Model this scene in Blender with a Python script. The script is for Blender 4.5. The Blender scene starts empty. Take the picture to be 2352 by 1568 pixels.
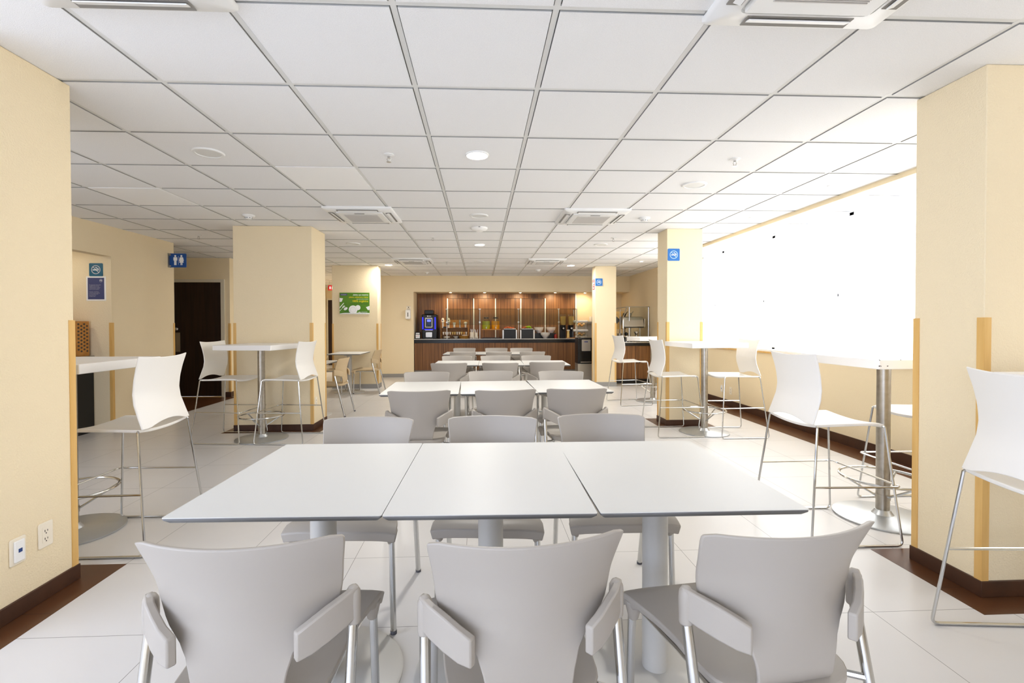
import bpy, bmesh, math, random
from mathutils import Vector, Matrix, Euler
random.seed(7)
sc = bpy.context.scene
COL = sc.collection
PI = math.pi
EYE = 1.265            # camera height above the floor
CEIL = 2.4465          # ceiling height

# ------------------------------------------------------------------ camera
F_PX, W_PX, H_PX = 1087.17, 2352, 1568
YAW, PITCH, ROLL = .0454, -.014, -.0026
cam_d = bpy.data.cameras.new('camera')
cam = bpy.data.objects.new('camera', cam_d)
COL.objects.link(cam)
cam_d.sensor_fit = 'HORIZONTAL'
cam_d.sensor_width = 36.0
cam_d.lens = F_PX / W_PX * 36.0
cam_d.shift_x = 22.73 / W_PX
cam_d.shift_y = -23.65 / W_PX
cam_d.clip_start = .05
cy, sy = math.cos(YAW), math.sin(YAW)
cp, sp = math.cos(PITCH), math.sin(PITCH)
Rv, Fv, Uv = Vector((cy, -sy, 0)), Vector((sy, cy, 0)), Vector((0, 0, 1))
F2 = Fv * cp + Uv * sp
U2 = Uv * cp - Fv * sp
cr, sr = math.cos(ROLL), math.sin(ROLL)
R3, U3 = Rv * cr + U2 * sr, U2 * cr - Rv * sr
M = Matrix((R3, U3, -F2)).transposed().to_4x4()
M.translation = Vector((0, 0, EYE))
cam.matrix_world = M
sc.camera = cam

# ------------------------------------------------------------------ world, light levels, exposure
world = bpy.data.worlds.new('world')
sc.world = world
world.use_nodes = True
world.node_tree.nodes['Background'].inputs[0].default_value = (.85, .92, 1, 1)
world.node_tree.nodes['Background'].inputs[1].default_value = 1.0
BLIND_GLOW = 1.45        # daylight coming through the roller blinds on the right
REAR_FILL = 2.4         # fill light from an added glowing window behind the camera
SIDE_FILL = 2.2         # fill light from an added, unseen glowing window at the left
LAMP_W = 9.0            # ceiling downlights
SPOT_W = 13.0           # warm spotlights over the buffet
sc.view_settings.view_transform = 'Standard'
sc.view_settings.look = 'None'
sc.view_settings.exposure = 1.4
sc.view_settings.gamma = 1
sc.view_settings.use_curve_mapping = False
sc.cycles.max_bounces = 12
sc.cycles.diffuse_bounces = 6
sc.cycles.glossy_bounces = 4
sc.cycles.transparent_max_bounces = 12
sc.cycles.caustics_reflective = False
sc.cycles.caustics_refractive = False
sc.cycles.sample_clamp_indirect = 6

# ------------------------------------------------------------------ materials
def lin(h):
    h = h.lstrip('#')
    v = [int(h[i:i + 2], 16) / 255 for i in (0, 2, 4)]
    return tuple((c / 12.92 if c <= .04045 else ((c + .055) / 1.055) ** 2.4) for c in v) + (1,)
MATS = {}
def mat(name, col, rough=.5, metal=0, bump=None, var=None, emit=None, spec=.5, alpha=None, coat=0, trans=0, ior=1.45):
    """procedural principled material; bump=(scale, strength), var=(scale, amount, second colour)"""
    m = bpy.data.materials.new(name)
    m.use_nodes = True
    nt = m.node_tree
    b = nt.nodes['Principled BSDF']
    c = lin(col) if isinstance(col, str) else tuple(col) + (1,)
    b.inputs['Base Color'].default_value = c
    b.inputs['Roughness'].default_value = rough
    b.inputs['Metallic'].default_value = metal
    b.inputs['Specular IOR Level'].default_value = spec
    b.inputs['Coat Weight'].default_value = coat
    b.inputs['Transmission Weight'].default_value = trans
    b.inputs['IOR'].default_value = ior
    if emit:
        b.inputs['Emission Color'].default_value = lin(emit[0])
        b.inputs['Emission Strength'].default_value = emit[1]
    if bump or var:
        tc = nt.nodes.new('ShaderNodeTexCoord')
    if bump:
        n = nt.nodes.new('ShaderNodeTexNoise')
        n.inputs['Scale'].default_value = bump[0]
        n.inputs['Detail'].default_value = 3
        bp = nt.nodes.new('ShaderNodeBump')
        bp.inputs['Strength'].default_value = bump[1]
        bp.inputs['Distance'].default_value = .01
        nt.links.new(tc.outputs['Object'], n.inputs['Vector'])
        nt.links.new(n.outputs['Fac'], bp.inputs['Height'])
        nt.links.new(bp.outputs['Normal'], b.inputs['Normal'])
    if var:
        n = nt.nodes.new('ShaderNodeTexNoise')
        n.inputs['Scale'].default_value = var[0]
        n.inputs['Detail'].default_value = 4
        mx = nt.nodes.new('ShaderNodeMix')
        mx.data_type = 'RGBA'
        mx.inputs['A'].default_value = c
        mx.inputs['B'].default_value = lin(var[2])
        mr = nt.nodes.new('ShaderNodeMapRange')
        mr.inputs['From Min'].default_value = .35
        mr.inputs['From Max'].default_value = .7
        mr.inputs['To Max'].default_value = var[1]
        nt.links.new(tc.outputs['Object'], n.inputs['Vector'])
        nt.links.new(n.outputs['Fac'], mr.inputs['Value'])
        nt.links.new(mr.outputs['Result'], mx.inputs['Factor'])
        nt.links.new(mx.outputs['Result'], b.inputs['Base Color'])
    MATS[name] = m
    return m
def glow(name, col, s):
    m = bpy.data.materials.new(name); m.use_nodes = True
    nt = m.node_tree
    nt.nodes.remove(nt.nodes['Principled BSDF'])
    e = nt.nodes.new('ShaderNodeEmission')
    e.inputs['Color'].default_value = lin(col); e.inputs['Strength'].default_value = s
    nt.links.new(e.outputs[0], nt.nodes['Material Output'].inputs['Surface'])
    MATS[name] = m
    return m
def clear(name, tint, gloss=.08, rough=.02, edge=.5):
    """thin clear sheet: mostly see-through with a fresnel sheen"""
    m = bpy.data.materials.new(name); m.use_nodes = True
    nt = m.node_tree
    nt.nodes.remove(nt.nodes['Principled BSDF'])
    t = nt.nodes.new('ShaderNodeBsdfTransparent'); t.inputs[0].default_value = lin(tint)
    g = nt.nodes.new('ShaderNodeBsdfGlossy'); g.inputs['Roughness'].default_value = rough
    lw = nt.nodes.new('ShaderNodeLayerWeight'); lw.inputs['Blend'].default_value = .25
    mt = nt.nodes.new('ShaderNodeMath'); mt.operation = 'MULTIPLY_ADD'
    mt.inputs[1].default_value = edge; mt.inputs[2].default_value = gloss
    mx = nt.nodes.new('ShaderNodeMixShader')
    nt.links.new(lw.outputs['Fresnel'], mt.inputs[0])
    nt.links.new(mt.outputs[0], mx.inputs[0])
    nt.links.new(t.outputs[0], mx.inputs[1]); nt.links.new(g.outputs[0], mx.inputs[2])
    nt.links.new(mx.outputs[0], nt.nodes['Material Output'].inputs['Surface'])
    MATS[name] = m
    return m
def wood(name, a, b_, scale=(60, 60, 1.2), rough=.45):
    m = mat(name, a, rough)
    nt = m.node_tree; b = nt.nodes['Principled BSDF']
    tc = nt.nodes.new('ShaderNodeTexCoord'); mp = nt.nodes.new('ShaderNodeMapping')
    mp.inputs['Scale'].default_value = scale
    n = nt.nodes.new('ShaderNodeTexNoise'); n.inputs['Scale'].default_value = 1; n.inputs['Detail'].default_value = 5
    cr_ = nt.nodes.new('ShaderNodeValToRGB')
    cr_.color_ramp.elements[0].color = lin(a); cr_.color_ramp.elements[0].position = .35
    cr_.color_ramp.elements[1].color = lin(b_); cr_.color_ramp.elements[1].position = .65
    nt.links.new(tc.outputs['Object'], mp.inputs[0]); nt.links.new(mp.outputs[0], n.inputs['Vector'])
    nt.links.new(n.outputs['Fac'], cr_.inputs[0]); nt.links.new(cr_.outputs[0], b.inputs['Base Color'])
    return m
def tiles(name, base, joint, x0, y0, step, w, rough, var):
    """square floor tiles with thin joints, laid in object coordinates"""
    m = mat(name, base, rough)
    nt = m.node_tree; b = nt.nodes['Principled BSDF']; L = nt.links.new
    tc = nt.nodes.new('ShaderNodeTexCoord'); sx = nt.nodes.new('ShaderNodeSeparateXYZ')
    L(tc.outputs['Object'], sx.inputs[0])
    def M_(op, a, v=None):
        n = nt.nodes.new('ShaderNodeMath'); n.operation = op
        L(a, n.inputs[0])
        if v is not None:
            if hasattr(v, 'links'): L(v, n.inputs[1])
            else: n.inputs[1].default_value = v
        return n.outputs[0]
    def line(o, off):
        f = M_('FRACT', M_('ADD', M_('MULTIPLY', M_('SUBTRACT', o, off), 1 / step), 100.5))
        d = M_('MULTIPLY', M_('ABSOLUTE', M_('SUBTRACT', f, .5)), step)
        return M_('LESS_THAN', d, w)
    j = M_('MAXIMUM', line(sx.outputs[0], x0), line(sx.outputs[1], y0))
    n = nt.nodes.new('ShaderNodeTexNoise'); n.inputs['Scale'].default_value = 2.2; n.inputs['Detail'].default_value = 3
    L(tc.outputs['Object'], n.inputs['Vector'])
    mx = nt.nodes.new('ShaderNodeMix'); mx.data_type = 'RGBA'
    mx.inputs['A'].default_value = lin(base); mx.inputs['B'].default_value = lin(var)
    L(n.outputs['Fac'], mx.inputs['Factor'])
    m2 = nt.nodes.new('ShaderNodeMix'); m2.data_type = 'RGBA'
    m2.inputs['B'].default_value = lin(joint)
    L(mx.outputs['Result'], m2.inputs['A']); L(j, m2.inputs['Factor'])
    L(m2.outputs['Result'], b.inputs['Base Color'])
    return m

mat('cream wall', '#EFDEBB', .75, bump=(140, .35))
mat('ceiling tile', '#F4F4F4', .9, bump=(320, .25), var=(260, .6, '#E6E6E6'))
mat('ceiling bar', '#E4E4E1', .5)
mat('tile edge shade', '#a9a9a6', .9)  # grey stands in for the shade on the tile sides
mat('ceiling gap', '#7c7c7d', .9)
mat('ceiling diffuser', '#FCFCFB', .6)
tiles('white floor tile', '#DBD9D7', '#85827f', 1.716, 1.984, .6, .0014, .3, '#D3D0CD')
tiles('brown floor tile', '#4A2B17', '#2c1a0e', .1, .35, .6, .0014, .3, '#5f3a20')
mat('brown baseboard', '#4A2C19', .5, var=(9, .8, '#3a2112'))
mat('grey baseboard', '#9b9a98', .5)
wood('oak trim', '#D9AC63', '#E2B973', (30, 30, 3))
mat('white paint', '#F4F3F0', .5)
mat('door frame paint', '#DDD5C0', .5)
wood('dark door', '#20100a', '#301a12', (40, 40, 1.5), .5)
mat('chair plastic', '#ADA69D', .42, bump=(900, .03))
mat('warm-lit chair plastic', '#C9B28D', .45)  # white chair plastic with warm light put into its colour
mat('stool plastic', '#F1EEE8', .4)
mat('table laminate', '#D9D9D6', .4)
mat('table edge', '#757575', .5)
mat('bar laminate', '#F6F4F1', .35)
mat('chip', '#4b4540', .8)
mat('grey paint', '#CCCAC5', .45, metal=.1)
mat('chrome', '#CFCFCD', .16, metal=1)
mat('brushed steel', '#B8B2A8', .33, metal=1, var=(30, .6, '#a09888'))
mat('brushed base', '#C4C7C9', .38, metal=.85)
mat('rubber', '#55555a', .8)
glow('blind light', '#E3EDFF', BLIND_GLOW)
glow('rear fill light', '#DDE8FF', REAR_FILL)
glow('side fill light', '#DDE8FF', SIDE_FILL)
glow('lamp glow', '#FFF6E6', 8)
glow('spot glow', '#FFE2B0', 40)
mat('white plastic', '#F3F2EF', .4)
mat('unit plastic', '#EDEDEB', .4)
mat('vent grey', '#CCC8C2', .6)
mat('vent dark', '#5a5853', .7)
mat('vent slot', '#8d8983', .7)
mat('sign blue', '#1F6FBE', .35)
mat('sign teal', '#2C6580', .35)
mat('sign navy', '#0E4C9A', .35)
mat('sign white', '#F4F7FA', .5)
mat('sign pale', '#A9CBE8', .5)
mat('poster navy', '#4A4F78', .4)
mat('poster green', '#5F8F1F', .4, var=(3, .9, '#3f7a14'))
mat('poster yellow', '#E5D32A', .5)
mat('poster dark', '#20382a', .5)
mat('poster grey', '#c9c7cf', .5)
mat('sign red', '#B02025', .4)
wood('walnut', '#5f3b1d', '#976839', (70, 70, .8), .4)
wood('walnut front', '#543519', '#875b33', (70, 70, .8), .4)
wood('rack wood', '#B77B36', '#C68B45', (20, 20, 20))
mat('black stone', '#0c0c0d', .25)
mat('black plastic', '#101012', .35)
mat('steel', '#C9C7C3', .28, metal=1)
mat('dull steel', '#B5B1A8', .4, metal=.9)
glow('blue light', '#2326E8', 1.6)
glow('blue screen', '#5a66ff', 1)
clear('clear glass', '#E9ECE8', .004, .25, .12)
clear('clear plastic', '#FBFBF8', .03, .15, .3)
m_ = mat('frosted plastic', '#F3F1EE', .3); m_.node_tree.nodes['Principled BSDF'].inputs['Alpha'].default_value = .3
mat('lime juice', '#C6C62A', .2)
mat('orange juice', '#FFA914', .2)
mat('cereal', '#E0AB55', .8, var=(140, 1, '#F2CE86'))
mat('bread', '#D9963F', .7, var=(18, .8, '#EBC48a'))
mat('white bread', '#EBD3A6', .7)
mat('melon', '#E07A4C', .5)
mat('papaya', '#D5552e', .5)
mat('apple green', '#9CC422', .4)
mat('yogurt', '#E9D5CB', .5)
mat('pink yogurt', '#E3B5AB', .5)
mat('red sauce', '#9c2a1c', .4)
mat('wicker', '#A8772f', .7, bump=(120, 1))
mat('porcelain', '#EFE6D8', .3)
mat('yellow cup', '#E9C77c', .4)
mat('blue plastic', '#1f3f7c', .4)
mat('outlet plate', '#F1E7D3', .4)
mat('slot', '#4a423a', .6)
mat('cord', '#b9b6b0', .6)
# ------------------------------------------------------------------ mesh building
class MB:
    def __init__(s):
        s.v, s.f, s.m, s.mi = [], [], [], 0
    def use(s, i):
        s.mi = i
        return s
    def add(s, vs, fs):
        o = len(s.v)
        s.v += [tuple(p) for p in vs]
        s.f += [tuple(i + o for i in f) for f in fs]
        s.m += [s.mi] * len(fs)
        return s
    def box(s, x0, x1, y0, y1, z0, z1):
        return s.add([(x0, y0, z0), (x1, y0, z0), (x1, y1, z0), (x0, y1, z0), (x0, y0, z1), (x1, y0, z1), (x1, y1, z1), (x0, y1, z1)],
                     [(0, 3, 2, 1), (4, 5, 6, 7), (0, 1, 5, 4), (1, 2, 6, 5), (2, 3, 7, 6), (3, 0, 4, 7)])
    def cbox(s, c, d, rz=0, rx=0, ry=0):
        e = Euler((rx, ry, rz)).to_matrix()
        vs = []
        for z in (-.5, .5):
            for x, y in ((-.5, -.5), (.5, -.5), (.5, .5), (-.5, .5)):
                vs.append(tuple(Vector(c) + e @ Vector((x * d[0], y * d[1], z * d[2]))))
        return s.add(vs, [(0, 3, 2, 1), (4, 5, 6, 7), (0, 1, 5, 4), (1, 2, 6, 5), (2, 3, 7, 6), (3, 0, 4, 7)])
    def tube(s, path, r, n=10, closed=False, caps=True):
        P = [Vector(p) for p in path]
        K = len(P)
        rs = r if isinstance(r, (list, tuple)) else [r] * K
        T = []
        for i in range(K):
            a = P[(i - 1) % K] if (closed or i) else P[i]
            b = P[(i + 1) % K] if (closed or i < K - 1) else P[i]
            T.append((b - a).normalized())
        up = Vector((0, 0, 1)) if abs(T[0].z) < .9 else Vector((1, 0, 0))
        N = (up - T[0] * up.dot(T[0])).normalized()
        vs = []
        for i in range(K):
            N = (N - T[i] * N.dot(T[i])).normalized()
            B = T[i].cross(N)
            for k in range(n):
                a = 2 * PI * k / n
                vs.append(tuple(P[i] + (N * math.cos(a) + B * math.sin(a)) * rs[i]))
        fs = []
        for i in range(K if closed else K - 1):
            j = (i + 1) % K
            for k in range(n):
                q = (k + 1) % n
                fs.append((i * n + k, i * n + q, j * n + q, j * n + k))
        if caps and not closed:
            fs.append(tuple(range(n))[::-1])
            fs.append(tuple((K - 1) * n + k for k in range(n)))
        return s.add(vs, fs)
    def cyl(s, p0, p1, r, r1=None, n=20):
        return s.tube([p0, p1], [r, r if r1 is None else r1], n)
    def lathe(s, prof, c=(0, 0, 0), n=28, caps=True):
        vs, fs = [], []
        for r, z in prof:
            for k in range(n):
                a = 2 * PI * k / n
                vs.append((c[0] + r * math.cos(a), c[1] + r * math.sin(a), c[2] + z))
        for i in range(len(prof) - 1):
            for k in range(n):
                q = (k + 1) % n
                fs.append((i * n + k, i * n + q, (i + 1) * n + q, (i + 1) * n + k))
        if caps:
            fs.append(tuple(range(n))[::-1])
            fs.append(tuple((len(prof) - 1) * n + k for k in range(n)))
        return s.add(vs, fs)
    def prism(s, poly, z0, z1):
        n = len(poly)
        return s.add([(x, y, z0) for x, y in poly] + [(x, y, z1) for x, y in poly],
                     [tuple(range(n))[::-1], tuple(range(n, 2 * n))] + [(i, (i + 1) % n, n + (i + 1) % n, n + i) for i in range(n)])
    def plate(s, poly, y0, y1):
        """polygon in the XZ plane, from y0 (front, towards -Y) to y1"""
        n = len(poly)
        return s.add([(x, y0, z) for x, z in poly] + [(x, y1, z) for x, z in poly],
                     [tuple(range(n)), tuple(range(n, 2 * n))[::-1]] + [(i, n + i, n + (i + 1) % n, (i + 1) % n) for i in range(n)])
    def xplate(s, poly, x0, x1):
        """polygon in the YZ plane"""
        n = len(poly)
        return s.add([(x0, y, z) for y, z in poly] + [(x1, y, z) for y, z in poly],
                     [tuple(range(n)), tuple(range(n, 2 * n))[::-1]] + [(i, n + i, n + (i + 1) % n, (i + 1) % n) for i in range(n)])
    def shell(s, G, off):
        """solid sheet from a grid of points; off(point) -> point on the other side"""
        nu, nv = len(G), len(G[0])
        A = [p for row in G for p in row]
        B = [off(p) for p in A]
        o = nu * nv
        fs = []
        for i in range(nu - 1):
            for j in range(nv - 1):
                a, b, c, d = i * nv + j, (i + 1) * nv + j, (i + 1) * nv + j + 1, i * nv + j + 1
                fs += [(a, b, c, d), (o + d, o + c, o + b, o + a)]
        for i in range(nu - 1):
            for j, sgn in ((0, 1), (nv - 1, 0)):
                a, b = i * nv + j, (i + 1) * nv + j
                fs.append((b, a, o + a, o + b) if sgn else (a, b, o + b, o + a))
        for j in range(nv - 1):
            for i, sgn in ((0, 1), (nu - 1, 0)):
                a, b = i * nv + j, i * nv + j + 1
                fs.append((a, b, o + b, o + a) if sgn else (b, a, o + a, o + b))
        return s.add(A + B, fs)
    def blob(s, c, d, rz=0, n=10):
        vs, fs = [], []
        m = n // 2
        e = Euler((0, 0, rz)).to_matrix()
        for i in range(m + 1):
            t = PI * i / m
            for k in range(n):
                a = 2 * PI * k / n
                v = e @ Vector((d[0] * math.sin(t) * math.cos(a), d[1] * math.sin(t) * math.sin(a), -d[2] * math.cos(t)))
                vs.append(tuple(Vector(c) + v))
        for i in range(m):
            for k in range(n):
                q = (k + 1) % n
                fs.append((i * n + k, i * n + q, (i + 1) * n + q, (i + 1) * n + k))
        return s.add(vs, fs)
    def text(s, txt, x, z, size, y=0, align='CENTER', sx=1, bold=0):
        cu = bpy.data.curves.new('lettering', 'FONT')
        cu.body = txt; cu.size = size; cu.align_x = align; cu.resolution_u = 2; cu.offset = bold
        o = bpy.data.objects.new('lettering', cu)
        COL.objects.link(o)
        bpy.context.view_layer.update()
        me = bpy.data.meshes.new_from_object(o.evaluated_get(bpy.context.evaluated_depsgraph_get()))
        s.add([(x + v.co.x * sx, y, z + v.co.y) for v in me.vertices], [tuple(p.vertices) for p in me.polygons])
        bpy.data.objects.remove(o); bpy.data.curves.remove(cu); bpy.data.meshes.remove(me)
        return s
    def build(s, name, mats, parent=None, bevel=0, smooth=35, seg=2, fixn=True):
        me = bpy.data.meshes.new(name)
        me.from_pydata(s.v, [], s.f)
        if not isinstance(mats, (list, tuple)): mats = [mats]
        for m in mats: me.materials.append(MATS[m])
        for p, i in zip(me.polygons, s.m): p.material_index = i
        if fixn:
            bm = bmesh.new(); bm.from_mesh(me)
            bmesh.ops.remove_doubles(bm, verts=bm.verts, dist=1e-6)
            bmesh.ops.recalc_face_normals(bm, faces=bm.faces)
            bm.to_mesh(me); bm.free()
        if smooth:
            me.shade_smooth(); me.set_sharp_from_angle(angle=math.radians(smooth))
        o = bpy.data.objects.new(name, me)
        COL.objects.link(o)
        if parent is not None: o.parent = parent
        if bevel:
            b = o.modifiers.new('bevel', 'BEVEL'); b.width = bevel; b.segments = seg; b.limit_method = 'ANGLE'; b.angle_limit = math.radians(50)
            b.harden_normals = False
        return o
def tag(o, label=None, cat=None, group=None, kind=None):
    if label: o['label'] = label
    if cat: o['category'] = cat
    if group: o['group'] = group
    if kind: o['kind'] = kind
    return o
def thing(name, label, cat, loc=(0, 0, 0), rz=0, group=None):
    o = bpy.data.objects.new(name, None)
    COL.objects.link(o)
    o.empty_display_size = .1
    o.location = loc; o.rotation_euler = (0, 0, rz)
    return tag(o, label, cat, group)
def struct(name, mb, mats, parent=None, bevel=0, smooth=35):
    o = mb.build(name, mats, parent, bevel, smooth)
    if parent is None: o['kind'] = 'structure'
    return o
def dup(root, loc, rz, label, group=None):
    r = root.copy(); COL.objects.link(r)
    r.location = loc; r.rotation_euler = (0, 0, rz); r['label'] = label
    if group: r['group'] = group
    def rec(src, dst):
        for ch in list(src.children):
            c = ch.copy(); COL.objects.link(c); c.parent = dst
            rec(ch, c)
    rec(root, r)
    return r
def rrect(x0, x1, z0, z1, r, n=4):
    P = []
    for cx, cz, a0 in ((x1 - r, z1 - r, 0), (x0 + r, z1 - r, 90), (x0 + r, z0 + r, 180), (x1 - r, z0 + r, 270)):
        for k in range(n + 1):
            a = math.radians(a0 + 90 * k / n)
            P.append((cx + r * math.cos(a), cz + r * math.sin(a)))
    return P
def circ(cx, cz, r, n=28, a0=0, a1=360):
    return [(cx + r * math.cos(math.radians(a0 + (a1 - a0) * k / n)), cz + r * math.sin(math.radians(a0 + (a1 - a0) * k / n))) for k in range(n)]
def interp(tab, t):
    if t <= tab[0][0]: return tab[0][1]
    for (a, va), (b, vb) in zip(tab, tab[1:]):
        if t <= b:
            u = (t - a) / (b - a)
            return va + (vb - va) * u
    return tab[-1][1]
def arc_path(pts, r=.03, n=5):
    """polyline with rounded corners"""
    P = [Vector(p) for p in pts]
    out = [P[0]]
    for a, b, c in zip(P, P[1:], P[2:]):
        d = min(r, (a - b).length / 2, (c - b).length / 2)
        p, q = b + (a - b).normalized() * d, b + (c - b).normalized() * d
        for k in range(n + 1):
            t = k / n
            out.append(p * (1 - t) ** 2 + b * 2 * t * (1 - t) + q * t * t)
    return out + [P[-1]]
# ------------------------------------------------------------------ the setting: floor, ceiling, walls
struct('floor', MB().box(-7.2, 4.1, -4, 15.6, -.1, 0), 'white floor tile', smooth=0)
n_trim = [0]
def trim(mb, mats, bevel=0):
    n_trim[0] += 1
    return struct('trim_%d' % n_trim[0], mb, mats, bevel=bevel, smooth=0)
for x0, x1, y0, y1 in ((-3.03, -1.88, 1.83, 2.583), (2.18, 2.88, 1.94, 2.54), (-3.04, -1.9, 5.66, 6.37), (2.197, 2.89, 5.69, 6.24),
                       (3.5, 3.8, -4, 8.3), (-7.2, -4.3, 7.1, 8.55)):
    trim(MB().box(x0, x1, y0, y1, -.02, .0012), 'brown floor tile')

# ceiling of square lay-in tiles on a T-bar grid (one surface: tiles, bars and the dark gap behind)
GX, GY, TS = -.321, 1.780, .61
c = MB()
c.use(2).box(-7.2, 4.1, -4, 15.6, CEIL + .012, CEIL + .1)
x_lo, x_hi, y_lo, y_hi = -12, 8, -10, 24
skip = {(-2, 3), (-5, 4)}                      # two smooth diffuser panels sit in these openings
for i in range(x_lo, x_hi):
    for j in range(y_lo, y_hi):
        if (i, j) in skip: continue
        xa, ya = GX + i * TS, GY + j * TS
        g, b = .0155, .006
        x0, x1, y0, y1 = max(xa + g, -7.2), min(xa + TS - g, 4.1), max(ya + g, -4), min(ya + TS - g, 15.6)
        if x1 - x0 < .03 or y1 - y0 < .03: continue
        z0, z1 = CEIL, CEIL + .011
        v4 = [(x0, y0), (x1, y0), (x1, y1), (x0, y1)]
        c.use(0).add([(x, y, z0) for x, y in v4], [(0, 3, 2, 1)])
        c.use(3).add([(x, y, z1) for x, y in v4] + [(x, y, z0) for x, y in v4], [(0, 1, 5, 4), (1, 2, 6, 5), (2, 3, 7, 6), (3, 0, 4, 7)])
for i in range(x_lo, x_hi + 1):
    x = GX + i * TS
    if -7.2 < x < 4.1: c.use(1).box(x - .0115, x + .0115, -4, 15.6, CEIL + .0045, CEIL + .0125)
for j in range(y_lo, y_hi + 1):
    y = GY + j * TS
    for i in range(x_lo, x_hi):
        a, b_ = max(GX + i * TS + .0115, -7.2), min(GX + (i + 1) * TS - .0115, 4.1)
        if b_ > a: c.use(1).box(a, b_, y - .0115, y + .0115, CEIL + .005, CEIL + .0125)
struct('ceiling', c, ['ceiling tile', 'ceiling bar', 'ceiling gap', 'tile edge shade'], smooth=0)
for (i, j), lab in zip(sorted(skip), ('bright smooth ceiling panel nearer the left wall, beyond the near left pillar', 'bright smooth ceiling panel between the sprinkler and the left round ceiling lamp')):
    xa, ya = GX + i * TS, GY + j * TS
    o = MB().box(xa + .013, xa + TS - .013, ya + .013, ya + TS - .013, CEIL - .001, CEIL + .011).build('ceiling_panel', 'ceiling diffuser', smooth=0)
    tag(o, lab, 'ceiling panel', 'smooth panels in the ceiling grid')

# right: low wall, sill, window with blinds
XW = 3.8
struct('wall_right', MB().box(XW, 4.1, 1.57, 8.3, 0, .876).box(XW, 4.1, -4, 1.57, 0, CEIL).box(3.67, 4.1, 8.3, 12.2, 0, CEIL), 'cream wall', smooth=0)
trim(MB().use(0).box(3.775, 4.02, 1.57, 8.3, .878, .9).use(1).box(3.78, 4.02, 1.57, 8.3, .9, .925), ['oak trim', 'white paint'])
trim(MB().box(3.3, 3.45, -4, 8.3, 2.405, CEIL), 'cream wall')
wf = MB()
edges = [1.6, 3.56, 4.88, 6.22, 7.55, 8.28]
for a, b_ in zip(edges, edges[1:]):
    wf.box(3.95, 4.0, a - .03, a + .03, .925, CEIL)
wf.box(3.95, 4.0, 1.57, 8.3, .925, .97).box(3.95, 4.0, 1.57, 8.3, CEIL - .05, CEIL).box(3.95, 4.0, 8.25, 8.3, .925, CEIL)
wn = struct('window_1', wf, 'white paint', smooth=0)
MB().box(4.01, 4.015, 1.57, 8.3, .93, CEIL - .005).build('pane', 'blind light', wn, smooth=0)
mat('blind fabric', '#FDFDFD', .9, emit=('#FBFDFF', BLIND_GLOW))
labs = {0: 'sheer white roller blind beside the near right pillar, tallest in view', 1: 'sheer white roller blind above the seat of the nearer right bar stool',
        2: 'sheer white roller blind in the middle of the window wall', 3: 'narrow sheer white roller blind beside the middle right pillar'}
for k, (a, b_) in enumerate(zip(edges, edges[1:])):
    t = thing('roller_blind', labs.get(k, 'sheer white roller blind on the part of the window wall out of frame'), 'blind', (3.87, (a + b_) / 2, .953), 0, 'roller blinds on the window wall')
    h = (b_ - a) / 2 - .025
    MB().box(-.003, .003, -h, h, .012, 1.44).build('fabric', 'blind fabric', t, smooth=0)
    MB().box(-.008, .008, -h, h, 0, .022).build('bottom_rail', 'white plastic', t, smooth=0)
    m = MB().tube([(-.02, -h + .03, 1.44), (-.022, -h + .032, .3), (-.02, -h + .06, .05)], .0025, 6)
    ch = m.build('chain', 'cord', t)
    MB().blob((-.021, -h + .031, .62), (.007, .007, .018)).build('chain_weight', 'rubber', ch)
# behind the camera: wall with an added glowing window for fill light
struct('wall_rear', MB().box(-7.2, 4.1, -4.1, -4, 0, .5).box(-7.2, -5.5, -4.1, -4, .5, CEIL).box(.6, 4.1, -4.1, -4, .5, CEIL), 'cream wall', smooth=0)
w2 = struct('rear_fill_window', MB().box(-5.5, .6, -4.06, -4.0, .5, .55).box(-5.5, .6, -4.06, -4.0, CEIL - .05, CEIL), 'white paint', smooth=0)
MB().box(-5.5, .6, -4.08, -4.07, .5, CEIL).build('pane', 'rear fill light', w2, smooth=0)

w3 = struct('side_fill_window', MB().box(-4.5, -4.4, -4, 1.6, .6, .66).box(-4.5, -4.4, -4, 1.6, CEIL - .06, CEIL), 'white paint', smooth=0)  # unseen glowing window added at the left as fill light
MB().box(-4.47, -4.46, -4, 1.6, .66, CEIL - .06).build('pane', 'side fill light', w3, smooth=0)
# left: wall with an alcove, corridor to the dark door, far corridor
struct('wall_left', MB().box(-4.52, -4.4, 5.86, 7.02, 0, CEIL).box(-4.52, -4.4, 3.4, 5.86, 2.09, CEIL).box(-4.52, -4.4, 1.6, 3.4, 0, CEIL).box(-4.52, -4.4, -4, 1.6, 0, .6)
       .box(-7.2, -4.52, 5.86, 5.98, 0, CEIL).box(-7.2, -4.52, 3.3, 3.4, 0, CEIL).box(-7.2, -7.1, -4, 8.55, 0, CEIL).box(-7.2, -4.52, 3.4, 5.86, 2.25, CEIL).box(-7.2, -4.52, 6.9, 7.02, 0, CEIL), 'cream wall', smooth=0)
D0, D1, DZ = -5.45, -4.545, 2.02
struct('wall_corridor', MB().box(-7.2, D0, 8.55, 8.7, 0, CEIL).box(D1, -4.41, 8.55, 8.7, 0, CEIL).box(D0, D1, 8.55, 8.7, DZ, CEIL).box(-4.53, -4.41, 8.7, 9.3, 0, CEIL).box(-5.05, -4.53, 9.2, 9.3, 0, CEIL).box(-5.05, -4.86, 9.3, 15.2, 0, CEIL), 'cream wall', smooth=0)
d = struct('door_1', MB().box(D0, D1, 8.585, 8.63, .012, DZ), 'dark door', smooth=0)
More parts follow.
